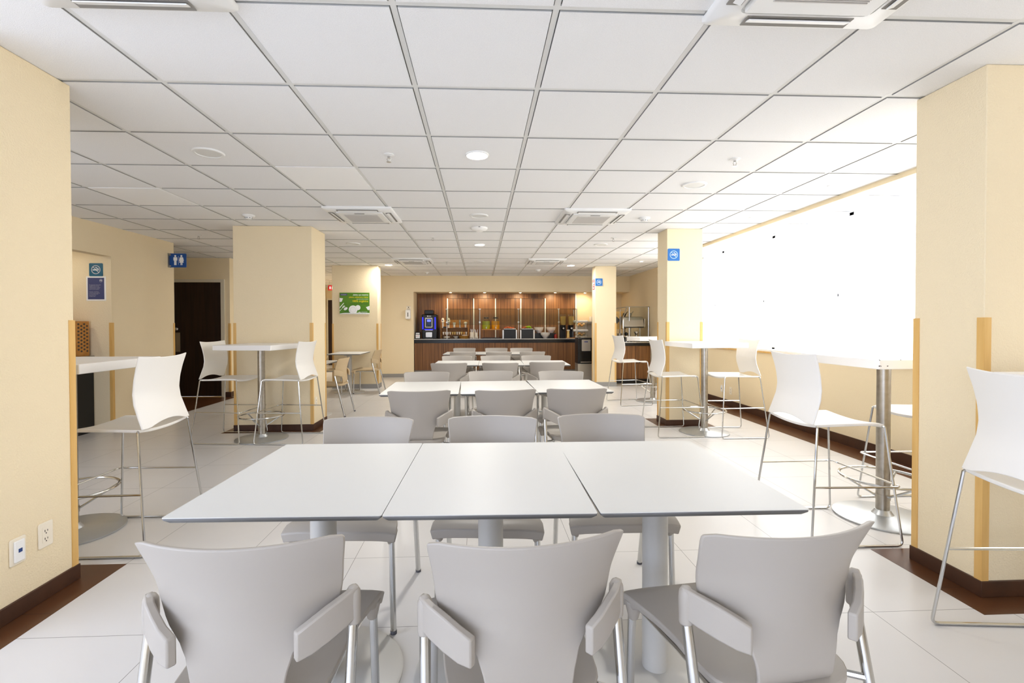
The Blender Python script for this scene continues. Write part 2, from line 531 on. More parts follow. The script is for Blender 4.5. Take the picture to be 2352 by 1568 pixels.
MB().box(D1 - .002, D1 + .05, 8.53, 8.56, 0, DZ + .05).box(D0 - .05, D0 + .002, 8.53, 8.56, 0, DZ + .05).box(D0, D1, 8.53, 8.56, DZ, DZ + .05).box(D1 - .012, D1, 8.53, 8.7, 0, DZ).build('door_frame', 'door frame paint', d, smooth=0)
MB().box(-5.36, -5.285, 8.578, 8.585, .8, 1.14).build('push_plate', 'dull steel', d, smooth=0)
MB().blob((-5.33, 8.56, 1.2), (.03, .03, .03)).cyl((-5.33, 8.56, 1.2), (-5.33, 8.585, 1.2), .012).build('door_knob', 'steel', d)
trim(MB().box(-7.2, D1, 8.53, 8.56, -.01, .012), 'oak trim')
# back wall with the buffet alcove
struct('wall_back', MB().box(-2.6, -1.615, 11.52, 12.3, 0, CEIL), 'cream wall', smooth=0)
struct('wall_bulkhead', MB().box(-1.615, 3.67, 11.52, 12.3, 2.06, CEIL), 'cream wall', smooth=0)
struct('wall_alcove', MB().box(-1.615, 3.67, 12.2, 12.3, 0, 2.06), 'cream wall', smooth=0)
struct('wall_far', MB().box(-2.6, -2.5, 12.3, 15.2, 0, CEIL).box(-7.2, -2.5, 15.2, 15.4, 0, CEIL), 'cream wall', smooth=0)
d = struct('door_2', MB().box(-4.8, -3.8, 15.16, 15.2, 0, 2.05), 'dark door', smooth=0)
MB().box(-4.84, -4.8, 15.15, 15.2, 0, 2.1).box(-3.8, -3.74, 15.15, 15.2, 0, 2.1).box(-4.8, -3.8, 15.15, 15.2, 2.05, 2.1).build('door_frame', 'door frame paint', d, smooth=0)

# baseboards
def skirts(name, boxes, m):
    b = MB()
    for q in boxes: b.box(*q)
    struct(name, b, m, smooth=0)
skirts('baseboard_right', [(XW - .012, XW, -4, 8.3, 0, .1)], 'brown baseboard')
skirts('baseboard_left', [(-4.4, -4.39, 5.86, 7.02, 0, .09), (-4.53, -4.41, 8.54, 8.55, 0, .09), (-4.41, -4.4, 8.54, 9.4, 0, .09)], 'brown baseboard')
skirts('baseboard_back', [(-2.61, -1.605, 11.51, 11.52, 0, .085)], 'grey baseboard')

# pillars with brown skirting and oak corner guards
def pillar(name, x0, x1, y0, y1, label, skirt, near=True):
    cx, cy_ = (x0 + x1) / 2, (y0 + y1) / 2
    t = thing(name, label, 'pillar', (cx, cy_, 0), 0, 'cream pillars of the room')
    a, b_ = (x1 - x0) / 2, (y1 - y0) / 2
    MB().box(-a, a, -b_, b_, .0, CEIL - .001).build('shaft', 'cream wall', t, bevel=.004)
    h = .075 if skirt[0] == 'b' else .09
    s = .009
    MB().box(-a - s, a + s, -b_ - s, b_ + s, .0012, h).build('skirting', skirt, t, bevel=.002)
    for sx in (-1, 1):
        for sy_ in (-1, 1):
            w, th = .034, .004
            xo, yo = sx * (a + th), sy_ * (b_ + th)
            xi, yi = sx * a, sy_ * b_
            L = [(xo, yo), (xo - sx * w, yo), (xo - sx * w, yi), (xi, yi), (xi, yo - sy_ * w), (xo, yo - sy_ * w)]
            g = MB().prism(L if sx * sy_ < 0 else L[::-1], h, 1.292)
            g.build('corner_guard', 'oak trim', t, smooth=0)
    return t
pillar('pillar', -2.935, -2.017, 1.95, 2.443, 'cream pillar at the left edge of the photo with two wall sockets', 'brown baseboard')
pillar('pillar', 2.31, 2.77, 2.07, 2.42, 'cream pillar at the right edge of the photo behind the big stool', 'brown baseboard')
pillar('pillar', -2.935, -2.015, 5.77, 6.26, 'wide cream pillar behind the left bar table with two stools', 'brown baseboard')
pillar('pillar', 2.308, 2.757, 5.77, 6.08, 'cream pillar with a blue no smoking sign behind a bar table', 'brown baseboard')
pillar('pillar', -2.935, -2.04, 9.52, 9.8, 'cream pillar carrying the green poster', 'grey baseboard')
pillar('pillar', 2.328, 2.76, 9.53, 9.8, 'cream pillar between the buffet and the hot food counter', 'grey baseboard')
# corner guards on the wall ends
def guard(x, y, sx, sy_, label):
    w, th = .034, .004
    xo, yo = x + sx * th, y + sy_ * th
    L = [(xo, yo), (xo - sx * w, yo), (xo - sx * w, y), (x, y), (x, yo - sy_ * w), (xo, yo - sy_ * w)]
    m = MB().prism(L if sx * sy_ < 0 else L[::-1], .09, 1.3)
    tag(m.build('corner_guard', 'oak trim', smooth=0), label, 'corner guard', 'oak corner guards on wall ends')
guard(-4.4, 5.86, 1, -1, 'oak corner guard at the alcove edge of the left wall')
guard(-4.4, 7.02, 1, 1, 'oak corner guard beside the dark door, under the restroom sign')
guard(-4.41, 8.55, 1, -1, 'oak corner guard on the wall end just right of the dark door')
# ------------------------------------------------------------------ dining chairs
def make_chair(plastic, label, loc, rz, group):
    t = thing('dining_chair', label, 'chair', loc, rz, group)
    hw = [(-.225, .075), (-.215, .12), (-.19, .155), (-.15, .178), (-.08, .185), (.0, .187), (.08, .198), (.15, .217), (.2, .23), (.25, .235)]
    ny, nx = 22, 15
    G = []
    for i in range(nx):
        u = -1 + 2 * i / (nx - 1)
        row = []
        for j in range(ny):
            y = -.225 + .475 * j / (ny - 1)
            x = u * interp(hw, y)
            z = .452 - .012 * (1 - u * u) * max(0, 1 - ((y + .02) / .2) ** 2)
            if y > .19: z -= .022 * ((y - .19) / .06) ** 2
            z -= .008 * u ** 6
            row.append((x, y, z))
        G.append(row)
    m = MB().shell(G, lambda p: (p[0] * .96, p[1] * .985, p[2] - .026 - (.012 if p[1] > .17 else 0)))
    for s in (-1, 1):
        m.lathe([(.014, -.06), (.024, -.018), (.028, .0)], (s * .203, .205, .425), 12)
    m.build('seat', plastic, t, bevel=.005, smooth=50)
    # backrest: wide top narrowing through the brackets to a spine joined to the seat
    bw = [(.428, .092), (.50, .102), (.545, .116), (.575, .138), (.60, .176), (.62, .199), (.66, .206), (.72, .213), (.785, .224), (.8, .222)]
    yc = [(.428, -.196), (.47, -.212), (.55, -.214), (.62, -.216), (.70, -.228), (.8, -.255)]
    cv = [(.428, .01), (.5, .025), (.57, .08), (.62, .104), (.68, .098), (.8, .064)]
    nz, nu = 30, 19
    G = []
    for i in range(nu):
        u = -1 + 2 * i / (nu - 1)
        row = []
        for j in range(nz):
            z = .428 + (.802 - .428) * j / (nz - 1)
            x = u * interp(bw, z)
            y = interp(yc, z) + interp(cv, z) * (x / .225) ** 2
            zz = z
            if j == nz - 1 and abs(u) > .98: zz -= .006
            row.append((x, y, zz))
        G.append(row)
    MB().shell(G, lambda p: (p[0] * .985, p[1] + .012, p[2])).build('backrest', plastic, t, bevel=.004, smooth=50)
    for s in (-1, 1):
        P = [(.230, -.116, .617, .070), (.207, -.148, .608, .074), (.177, -.178, .597, .076), (.148, -.202, .585, .072), (.120, -.216, .574, .062)]
        G = []
        for k, (x, y, z, h) in enumerate(P):
            G.append([(s * x, y, z + h * q) for q in (-.5, -.25, 0, .25, .5)])
        m = MB().shell(G, lambda p: (p[0] + s * .012, p[1] - .016, p[2]))
        m.lathe([(.0165, -.04), (.0175, .02), (.0165, .036), (.011, .046), (.004, .05)], (s * .2275, -.13, .603), 14)
        m.build('bracket', plastic, t, bevel=.004, smooth=60)
        lg = MB().tube([(s * .225, -.268, .012), (s * .2275, -.131, .575)], .0125, 12).build('leg', 'chrome', t)
        MB().tube([(s * .225, -.2715, 0), (s * .225, -.268, .014)], .0135, 12).build('foot_cap', 'rubber', lg)
        lg = MB().tube([(s * .213, .216, .012), (s * .205, .207, .415)], .0125, 12).build('leg', 'chrome', t)
        MB().tube([(s * .2132, .2162, 0), (s * .213, .216, .014)], .0135, 12).build('foot_cap', 'rubber', lg)
    m = MB()
    for s in (-1, 1):
        m.tube([(s * .19, .19, .408), (s * .165, -.06, .408), (s * .165, -.15, .408)], .009, 8)
        m.tube([(s * .165, -.135, .408), (s * .226, -.172, .408)], .009, 8)
    m.tube([(-.166, -.12, .408), (.166, -.12, .408)], .009, 8)
    m.build('under_frame', 'chrome', t)
    return t
R = math.radians
G_CH = 'white dining chairs around the long tables'
chair = None
def place_chair(x, y, deg, label, group=G_CH):
    global chair
    if chair is None: chair = make_chair('chair plastic', label, (x, y, 0), R(deg), group); return chair
    return dup(chair, (x, y, 0), R(deg), label, group)
NEAR = [(-.533, 1.247, 1.5), (.085, 1.225, 5.8), (.690, 1.237, 6.9)]
POSN = ('left', 'middle', 'right')
for (x, y, a), p in zip(NEAR, POSN):
    place_chair(x, y, a, 'big grey-white dining chair in the foreground, %s of the three seen from behind' % p)
for (x, y, a), p in zip([(-.562, 2.17, 177), (.043, 2.163, 175.5), (.605, 2.182, 179)], POSN):
    place_chair(x, y, a, 'white dining chair facing us across the nearest table row, %s one' % p)
ROWS = [('second', [(-.45, 3.56, 4), (.16, 3.57, 6), (.70, 3.6, 0)], [(-.53, 4.46, 179), (.1, 4.5, 181), (.77, 4.45, 174)]),
        ('third', [(-.395, 5.95, 3), (.247, 5.93, -3), (.83, 6.01, -2)], [(-.364, 6.83, 176), (.23, 6.83, 184), (.81, 6.83, 176)]),
        ('farthest', [(-.32, 8.22, 6), (.29, 8.18, 6), (.87, 8.25, 5)], [(-.33, 9.2, 177), (.30, 9.15, 177), (.79, 9.1, 177)])]
for nm, a, b_ in ROWS:
    for (x, y, r), p in zip(a, POSN):
        place_chair(x, y, r, 'white dining chair, %s of three with backs to us at the %s table row' % (p, nm))
    for (x, y, r), p in zip(b_, POSN):
        place_chair(x, y, r, 'white dining chair, %s of three facing us beyond the %s table row' % (p, nm))
bch = make_chair('warm-lit chair plastic', 'warm-light tinted white dining chair by the far left pillar, facing left at the farther square table', (-2.115, 9.0, 0), R(88), 'warm-light tinted dining chairs at the left')
dup(bch, (-2.125, 6.8, 0), R(88), 'warm-light tinted white dining chair with its back to the long tables, just past the wide left pillar')
dup(bch, (-2.79, 8.99, 0), R(-84), 'warm-light tinted white dining chair half hidden behind the wide left pillar, facing right')

# ------------------------------------------------------------------ dining tables
def make_table(label, loc, rz, group):
    t = thing('dining_table', label, 'table', loc, rz, group)
    a, b_ = .2985, .3985
    m = MB()
    def ring(x, y, r): return rrect(-x, x, -y, y, r, 3)
    o, n_ = ring(a, b_, .006), 16
    i_ = ring(a - .012, b_ - .012, .006)
    m.use(0).prism(o, .738, .74)
    e_ = ring(a - .001, b_ - .001, .006)
    vs = [(x, y, .738) for x, y in e_] + [(x, y, .7325) for x, y in e_] + [(x, y, .722) for x, y in i_]
    m.use(1).add(vs, [(r * n_ + k, (r + 1) * n_ + k, (r + 1) * n_ + (k + 1) % n_, r * n_ + (k + 1) % n_) for r in (0, 1) for k in range(n_)] + [tuple(range(2 * n_, 3 * n_))])
    m.build('tabletop', ['table laminate', 'table edge'], t, smooth=0)
    MB().lathe([(.045, .012), (.045, .70)], n=32).build('pedestal', 'grey paint', t)
    MB().lathe([(.275, 0), (.278, .003), (.278, .008), (.27, .012), (.05, .016)], n=48).build('base', 'grey paint', t)
    MB().box(-.2, .2, -.02, .02, .70, .721).box(-.02, .02, -.28, .28, .70, .721).build('top_bracket', 'grey paint', t, smooth=0)
    return t
table = None
T_ROWS = [('nearest', [(-.565, 1.715, -1.2), (.034, 1.700, -1.2), (.634, 1.692, -.5)]),
          ('second', [(-.475, 3.99, 1), (.13, 4.0, 2), (.735, 4.04, 1)]),
          ('third', [(-.325, 6.53, -1), (.275, 6.50, -1), (.878, 6.48, -2)]),
          ('farthest', [(-.36, 8.78, -2), (.24, 8.77, -2), (.845, 8.75, -2)])]
for nm, L in T_ROWS:
    for (x, y, a), p in zip(L, POSN):
        lab = 'white square dining table, %s of three joined in the %s row' % (p, nm)
        if table is None: table = make_table(lab, (x, y, 0), R(a), 'white dining tables in joined rows')
        else: dup(table, (x, y, 0), R(a), lab)
dup(table, (-2.47, 9.03, 0), 0, 'white dining table standing alone in front of the far left pillar', 'separate dining tables at the left')
dup(table, (-2.385, 6.75, 0), 0, 'white dining table mostly hidden behind the wide left pillar', 'separate dining tables at the left')

# ------------------------------------------------------------------ bar tables
def make_bar(label, loc, rz):
    t = thing('bar_table', label, 'bar table', loc, 0, 'white bar tables on steel poles')
    top = MB().box(-.33, .33, -.33, .33, 1.0, 1.055).build('tabletop', 'bar laminate', t, bevel=.004)
    top.rotation_euler = (0, 0, rz)
    MB().lathe([(.038, .02), (.038, 1.0)], n=32).build('pole', 'brushed steel', t)
    MB().lathe([(.27, 0), (.272, .004), (.272, .01), (.262, .014), (.1, .02), (.06, .026), (.05, .04), (.042, .055), (.038, .056)], n=56).build('base', 'brushed base', t)
    m = MB()
    pts = [(.235 * math.cos(2 * PI * k / 40), .235 * math.sin(2 * PI * k / 40), .262) for k in range(40)]
    m.tube(pts, .0085, 8, closed=True)
    for k in range(3):
        a = 2 * PI * k / 3 + .55
        m.tube([(.228 * math.cos(a), .228 * math.sin(a), .257), (.037 * math.cos(a), .037 * math.sin(a), .14)], .007, 8)
    m.build('foot_ring', 'chrome', t)
    MB().lathe([(.042, .122), (.042, .155)], n=24).build('collar', 'brushed steel', t)
    return t
bar = make_bar('white bar table behind the near left pillar', (-2.51, 3.0, 0), 0)
def place_bar(x, y, deg, label):
    r = dup(bar, (x, y, 0), 0, label)
    for ch in r.children:
        if ch.name.startswith('tabletop'):
            ch.rotation_euler = (0, 0, R(deg)); top = ch
    return top
place_bar(-2.44, 5.38, -10, 'white bar table with two stools in front of the wide left pillar')
place_bar(2.611, 5.41, 4, 'white bar table in front of the pillar with the blue sign')
chipped = place_bar(2.62, 2.96, 1, 'chipped white bar table by the window, cut off by the near right pillar')
random.seed(3)
for k in range(9):
    x = [-.329, -.3295, -.32, -.28, -.2, -.12, -.329, -.3293, -.05][k]
    MB().cbox((x, -.3303, random.choice([1.0535, 1.0545, 1.04, 1.02])), (random.uniform(.004, .012), .0015, random.uniform(.002, .006)), 0, 0, random.uniform(-.6, .6)).build('edge_chip', 'chip', chipped, smooth=0)
place_bar(2.828, 7.66, 0, 'white bar table farthest along the window side, behind the blue-signed pillar')
place_bar(2.545, 1.62, 0, 'white bar table edge behind the big stool at the right edge of the photo')

# ------------------------------------------------------------------ bar stools
def make_stool(label, loc, rz):
    t = thing('bar_stool', label, 'bar stool', loc, rz, 'white plastic bar stools on wire frames')
    nx, ny = 13, 15
    G = []
    for i in range(nx):
        u = -1 + 2 * i / (nx - 1)
        row = []
        for j in range(ny):
            v = -1 + 2 * j / (ny - 1)
            y = v * .205
            w = .215 - .006 * (1 - v * v)
            z = .688 - .016 * (1 - u * u) + .004 * v - (.012 * ((v - .8) / .2) ** 2 if v > .8 else 0)
            row.append((u * w, y + (.012 * (1 - u * u) if v > .9 else 0), z))
        G.append(row)
    MB().shell(G, lambda p: (p[0] * .985, p[1] * .985, p[2] - .017)).build('seat', 'stool plastic', t, bevel=.004, smooth=50)
    yc = [(.68, -.212), (.74, -.19), (.82, -.163), (.88, -.156), (.95, -.163), (1.02, -.178), (1.09, -.198)]
    bw = [(.68, .213), (.75, .209), (.85, .203), (.92, .202), (1.0, .205), (1.09, .212)]
    nu, nz = 17, 22
    G = []
    for i in range(nu):
        u = -1 + 2 * i / (nu - 1)
        arch = .683 + .030 * max(0, 1 - (u / .78) ** 2)
        row = []
        for j in range(nz):
            s = j / (nz - 1)
            ztop = 1.092 - .012 * (1 - u * u)
            z = arch + (ztop - arch) * s
            row.append((u * interp(bw, z), interp(yc, z) - .026 * (1 - u * u), z))
        G.append(row)
    MB().shell(G, lambda p: (p[0] * .99, p[1] - .011, p[2])).build('backrest', 'stool plastic', t, bevel=.004, smooth=50)
    for s in (-1, 1):
        P = arc_path([(s * .2, -.19, .672), (s * .222, -.2, .675), (s * .28, -.272, .0075), (s * .28, .262, .0075), (s * .222, .2, .675), (s * .2, .19, .672)], .03, 5)
        MB().tube(P, .0065, 8).build('side_frame', 'chrome', t)
    zf = .335
    P = arc_path([(-.253, -.238, zf), (-.266, .2, zf), (-.268, .262, zf), (.268, .262, zf), (.266, .2, zf), (.253, -.238, zf)], .03, 5)
    MB().tube(P, .006, 8).build('footrest', 'chrome', t)
    return t
stool = make_stool('white bar stool at the left, between the near left pillar and the nearest table row', (-2.10, 2.925, 0), R(90))
for x, y, a, lab in [(-2.79, 5.41, -95, 'white bar stool in front of the dark door, at the left bar table'),
                     (-2.11, 5.35, 84, 'white bar stool with its back turned right before the wide left pillar'),
                     (2.235, 5.43, -90, 'white bar stool with its back left of the blue-signed pillar'),
                     (2.905, 5.345, 90, 'white bar stool with its back against the window sill, right of the steel pole'),
                     (2.385, 7.495, -83, 'small white bar stool farthest back, in front of the wooden hot food counter'),
                     (2.125, 2.84, -90, 'white bar stool seen from behind at the chipped bar table by the window'),
                     (3.0, 3.03, 90, 'white bar stool seat peeping out behind the steel pole of the chipped table'),
                     (2.135, 1.585, -95, 'large white bar stool cut off by the right edge of the photo')]:
    dup(stool, (x, y, 0), R(a), lab)
# ------------------------------------------------------------------ ceiling fittings
def ac_unit(label, i, j, first=[None]):
    x, y = GX + (i + .5) * TS, GY + (j + .5) * TS
    if first[0] is not None: return dup(first[0], (x, y, CEIL), 0, label)
    t = thing('ceiling_air_conditioner', label, 'air conditioner', (x, y, CEIL), 0, 'square ceiling air conditioners')
    first[0] = t
    a = .345
    m = MB()
    # sloping rim
    o, p, q = rrect(-a, a, -a, a, .012), rrect(-a + .008, a - .008, -a + .008, a - .008, .02), rrect(-.25, .25, -.25, .25, .03)
    n = len(o)
    vs = [(x_, y_, 0) for x_, y_ in o] + [(x_, y_, -.014) for x_, y_ in o] + [(x_, y_, -.024) for x_, y_ in p] + [(x_, y_, -.034) for x_, y_ in q] + [(x_, y_, -.02) for x_, y_ in q]
    fs = []
    for r in range(4):
        fs += [(r * n + k, r * n + (k + 1) % n, (r + 1) * n + (k + 1) % n, (r + 1) * n + k) for k in range(n)]
    fs.append(tuple(range(4 * n, 5 * n)))
    m.add(vs, fs)
    m.build('rim', 'unit plastic', t, smooth=40)
    for k in range(4):
        e = Matrix.Rotation(k * PI / 2, 3, 'Z')
        def tr(b, k=k): return b
        s = MB().box(-.205, .205, -.318, -.262, -.0345, -.031)
        s.v = [tuple(e @ Vector(v)) for v in s.v]
        ob = s.build('air_slot', 'vent slot', t, smooth=0)
        f = MB().cbox((0, -.285, -.037), (.39, .03, .004), 0, R(-18))
        f.v = [tuple(e @ Vector(v)) for v in f.v]
        f.build('flap', 'unit plastic', ob, smooth=0)
    g = MB().box(-.235, .235, -.235, .235, -.044, -.02).build('grille_frame', 'unit plastic', t, bevel=.006)
    m = MB()
    m.box(-.17, .17, -.165, .165, -.0455, -.044)
    for k in range(34):
        yy_ = -.16 + k * .0097
        m.box(-.17, .17, yy_ - .002, yy_ + .002, -.049, -.0455)
    m.build('intake_grille', 'vent grey', g, smooth=0)
    MB().box(-.05, .05, -.22, -.2, -.0455, -.044).build('indicator', 'vent dark', g, smooth=0)
    return t
ac_unit('ceiling air conditioner cut off by the top edge of the photo, at the right', 2, -1)
ac_unit('ceiling air conditioner cut off by the top edge of the photo, at the left', -2, -1)
ac_unit('ceiling air conditioner above the wide left pillar', -2, 5)
ac_unit('ceiling air conditioner in the middle distance at the right', 2, 5)
ac_unit('far ceiling air conditioner near the pillar with the green poster', -2, 11)
ac_unit('far ceiling air conditioner on the right, before the buffet', 2, 11)

def downlight(lit):
    def f(x, y, label, first={}):
        z = CEIL
        grp = 'lit round ceiling lamps' if lit else 'unlit round ceiling lamps'
        if lit in first: return dup(first[lit], (x, y, z), 0, label)
        t = thing('ceiling_lamp', label, 'ceiling lamp', (x, y, z), 0, grp)
        first[lit] = t
        r = .082 if lit else .1
        w_ = .009 if lit else .02
        MB().lathe([(r, 0), (r, -.004), (r - .005, -.010), (r - w_, -.011), (r - w_ - .002, -.004)], n=40, caps=False).build('rim', 'unit plastic', t)
        MB().lathe([(r - w_, -.0035), (r - w_, -.0065), (.001, -.0085)], n=36).build('diffuser', 'lamp glow' if lit else 'ceiling bar', t)
        return t
    return f
on, off = downlight(True), downlight(False)
LIT = [(-.02, 3.313), (-.011, 6.997), (-1.80, 9.40), (1.806, 9.411)]
for (x, y), l in zip(LIT, ('lit round ceiling lamp in the centre, nearest to the camera', 'lit round ceiling lamp in the centre, beyond the white dome', 'lit round ceiling lamp beside the pillar with the green poster', 'lit round ceiling lamp at the far right, before the buffet')):
    on(x, y, l)
for (x, y), l in zip([(-1.855, 3.341), (1.816, 3.953), (-.014, 5.156), (-1.844, 6.977), (1.78, 6.943), (-.02, 8.9)],
                     ('unlit round ceiling lamp, big white disc at the left', 'unlit round ceiling lamp, white disc nearest the right sprinkler', 'unlit round ceiling lamp just in front of the white dome', 'unlit round ceiling lamp between the two left ceiling units', 'unlit round ceiling lamp between the two right ceiling units', 'farthest unlit round ceiling lamp in the centre')):
    off(x, y, l)
small = None
SM = [(3.02, 3.934, 'small bright spotlight in the ceiling along the window, nearest'), (3.03, 5.157, 'small bright spotlight in the ceiling along the window, second'),
      (3.03, 6.4, 'small bright spotlight in the ceiling right of the blue-signed pillar'), (3.024, 8.792, 'small bright spotlight in the ceiling before the hot food counter')]
for x, y, l in SM:
    if small is None:
        small = thing('recessed_spotlight', l, 'spotlight', (x, y, CEIL), 0, 'small ceiling spotlights by the window')
        MB().lathe([(.045, 0), (.045, -.004), (.032, -.007), (.03, -.002)], n=24, caps=False).build('rim', 'unit plastic', small)
        MB().lathe([(.03, -.0025), (.001, -.006)], n=20).build('bulb', 'lamp glow', small)
    else: dup(small, (x, y, CEIL), 0, l)
# sprinklers, smoke detectors, dome
spr = None
for x, y, l in [(-.633, 3.336, 'ceiling sprinkler left of the nearest lit lamp'), (1.824, 3.329, 'ceiling sprinkler nearest the window side'), (-.639, 6.427, 'ceiling sprinkler beyond the left middle ceiling unit'),
                (1.819, 6.414, 'ceiling sprinkler beyond the right middle ceiling unit'), (-3.691, 6.399, 'ceiling sprinkler near the restroom sign'), (-.628, 8.887, 'tiny ceiling sprinkler between the far ceiling units')]:
    if spr is None:
        spr = thing('sprinkler', l, 'sprinkler', (x, y, CEIL), 0, 'ceiling sprinklers')
        MB().lathe([(.036, 0), (.036, -.004), (.02, -.008), (.012, -.012)], n=24).build('escutcheon', 'unit plastic', spr)
        m = MB().cyl((0, 0, -.01), (0, 0, -.025), .009, n=12)
        for s in (-1, 1): m.tube([(s * .006, 0, -.022), (s * .013, 0, -.032), (s * .004, 0, -.048)], .0025, 6)
        m.build('frame', 'steel', spr)
        MB().lathe([(.003, -.046), (.016, -.05), (.016, -.052), (.003, -.0525)], n=16).build('deflector', 'steel', spr)
    else: dup(spr, (x, y, CEIL), 0, l)
smk = None
for x, y, l in [(-2.486, 5.22, 'smoke detector near the wide left pillar'), (1.822, 5.199, 'smoke detector beside the right middle ceiling unit'), (1.243, 10.174, 'far smoke detector on the right before the buffet'), (-1.208, 10.737, 'far smoke detector on the left before the back wall')]:
    if smk is None:
        smk = thing('smoke_detector', l, 'smoke detector', (x, y, CEIL), 0, 'smoke detectors')
        MB().lathe([(.062, 0), (.062, -.01), (.05, -.02), (.001, -.021)], n=28).build('base', 'unit plastic', smk)
        hd = MB().lathe([(.036, -.02), (.034, -.036), (.028, -.042), (.001, -.043)], n=24).build('head', 'unit plastic', smk)
        m = MB()
        for k in range(8): m.cbox((.0345 * math.cos(k * PI / 4), .0345 * math.sin(k * PI / 4), -.031), (.004, .012, .006), k * PI / 4)
        m.build('vents', 'vent dark', hd, smooth=0)
    else: dup(smk, (x, y, CEIL), 0, l)
t = thing('wifi_dome', 'white domed unit on the ceiling in the centre with a small dark light', 'ceiling dome', (-.011, 5.803, CEIL))
MB().lathe([(.1, 0), (.1, -.014), (.085, -.03), (.05, -.042), (.001, -.047)], n=36).build('dome', 'white plastic', t)
MB().cbox((0, -.099, -.008), (.022, .006, .007)).build('indicator', 'vent dark', t)
t = thing('ceiling_vent', 'flat pale ceiling vent in front of the hot food counter', 'vent', (2.95, 10.3, CEIL))
MB().box(-.28, .28, -.28, .28, -.006, 0).build('plate', 'unit plastic', t, smooth=0)
m = MB()
for k in range(6): m.box(-.25, .25, -.24 + k * .09, -.20 + k * .09, -.009, -.006)
m.build('slats', 'vent grey', t, smooth=0)

def lamp(kind, loc, w, col, size=.12, spot=None, aim=None, blend=.6):
    L = bpy.data.lights.new('lamp_light', kind); L.energy = w; L.color = col
    if kind == 'AREA': L.shape = 'DISK'; L.size = size
    else: L.shadow_soft_size = size
    if kind == 'SPOT': L.spot_size = R(spot); L.spot_blend = blend
    o = bpy.data.objects.new('lamp_light', L); COL.objects.link(o); o.location = loc
    if aim is not None:
        o.rotation_euler = (Vector(aim) - Vector(loc)).to_track_quat('-Z', 'Y').to_euler()
    return o
for x, y in LIT: lamp('AREA', (x, y, CEIL - .014), LAMP_W, (1, .97, .92), .14)
on(-3.6, 12.9, 'added round ceiling lamp lighting the far corridor, hidden behind the pillars')
lamp('AREA', (-3.6, 12.9, CEIL - .014), LAMP_W * 1.6, (1, .93, .8), .14)  # unseen lamp added to brighten the dark far corridor
for x, y, l in SM: lamp('AREA', (x, y, CEIL - .01), LAMP_W * .03, (1, .95, .86), .06)

# ------------------------------------------------------------------ signs
def smoke_symbol(m, cx, cz, r, y, ring, white):
    """prohibition ring with a cigarette"""
    n = 40
    a, b_ = circ(cx, cz, r, n), circ(cx, cz, r * .84, n)
    m.use(ring).add([(x, y, z) for x, z in a] + [(x, y, z) for x, z in b_], [(k, (k + 1) % n, n + (k + 1) % n, n + k) for k in range(n)])
    m.cbox((cx, y - .0001, cz), (2 * r * .9, .0002, r * .16), 0, 0, R(45))
    m.use(white)
    m.box(cx - r * .66, cx + r * .42, y - .0008, y - .0002, cz - r * .16, cz + r * .06)
    m.box(cx + r * .48, cx + r * .56, y - .0008, y - .0002, cz - r * .16, cz + r * .06)
    m.box(cx + r * .6, cx + r * .68, y - .0008, y - .0002, cz - r * .16, cz + r * .06)
    for k in range(2):
        o = k * r * .17
        P = [(cx + r * .62 - o, y - .0004, cz + r * .12), (cx + r * .5 - o, y - .0004, cz + r * .3), (cx + r * .28 - o, y - .0004, cz + r * .3), (cx + r * .2 - o, y - .0004, cz + r * .48), (cx + r * .05 - o, y - .0004, cz + r * .55)]
        m.tube(P, r * .05, 6)
def nosmoke(label, loc, size, base, rz=0, ring='sign pale'):
    t = thing('no_smoking_sign', label, 'sign', loc, rz, 'blue no smoking signs')
    h = size / 2
    MB().plate(rrect(-h, h, -h, h, h * .14), -.006, 0).build('panel', base, t)
    m = MB(); smoke_symbol(m, 0, 0, h * .68, -.0065, 0, 1)
    m.build('symbol', [ring, 'sign white'], t, smooth=0)
    return t
nosmoke('bright blue no smoking sign on the middle right pillar', (2.390, 5.77, 2.123), .15, 'sign blue')
nosmoke('small blue no smoking sign on the far pillar beside a red sign', (2.404, 9.53, 2.121), .15, 'sign blue')
nosmoke('dull teal no smoking sign on the alcove wall above a navy notice', (-4.57, 5.86, 1.93), .155, 'sign teal', ring='poster grey')
t = thing('notice', 'navy no smoking notice with white border and small text on the alcove wall', 'notice', (-4.572, 5.86, 1.706))
MB().box(-.112, .112, -.004, 0, -.145, .145).build('border', 'white paint', t, smooth=0)
MB().box(-.094, .094, -.0055, -.004, -.128, .128).build('sheet', 'poster navy', t, smooth=0)
m = MB(); smoke_symbol(m, .058, .095, .018, -.0058, 0, 1)
rows = ['Por disposición oficial queda', 'prohibido fumar en este', 'establecimiento. Si requiere', 'más información, consulte', 'al personal de recepción.']
for k, s in enumerate(rows): m.use(0).text(s, -.078, .04 - k * .0135, .0115, -.0058, 'LEFT')
rows = ['Smoking is not allowed', 'in any area of the building.', 'For more information,', 'please ask at the', 'reception desk.']
for k, s in enumerate(rows): m.use(0).text(s, -.078, -.042 - k * .0135, .0115, -.0058, 'LEFT')
m.build('text', ['poster grey', 'sign white'], t, smooth=0, fixn=False)

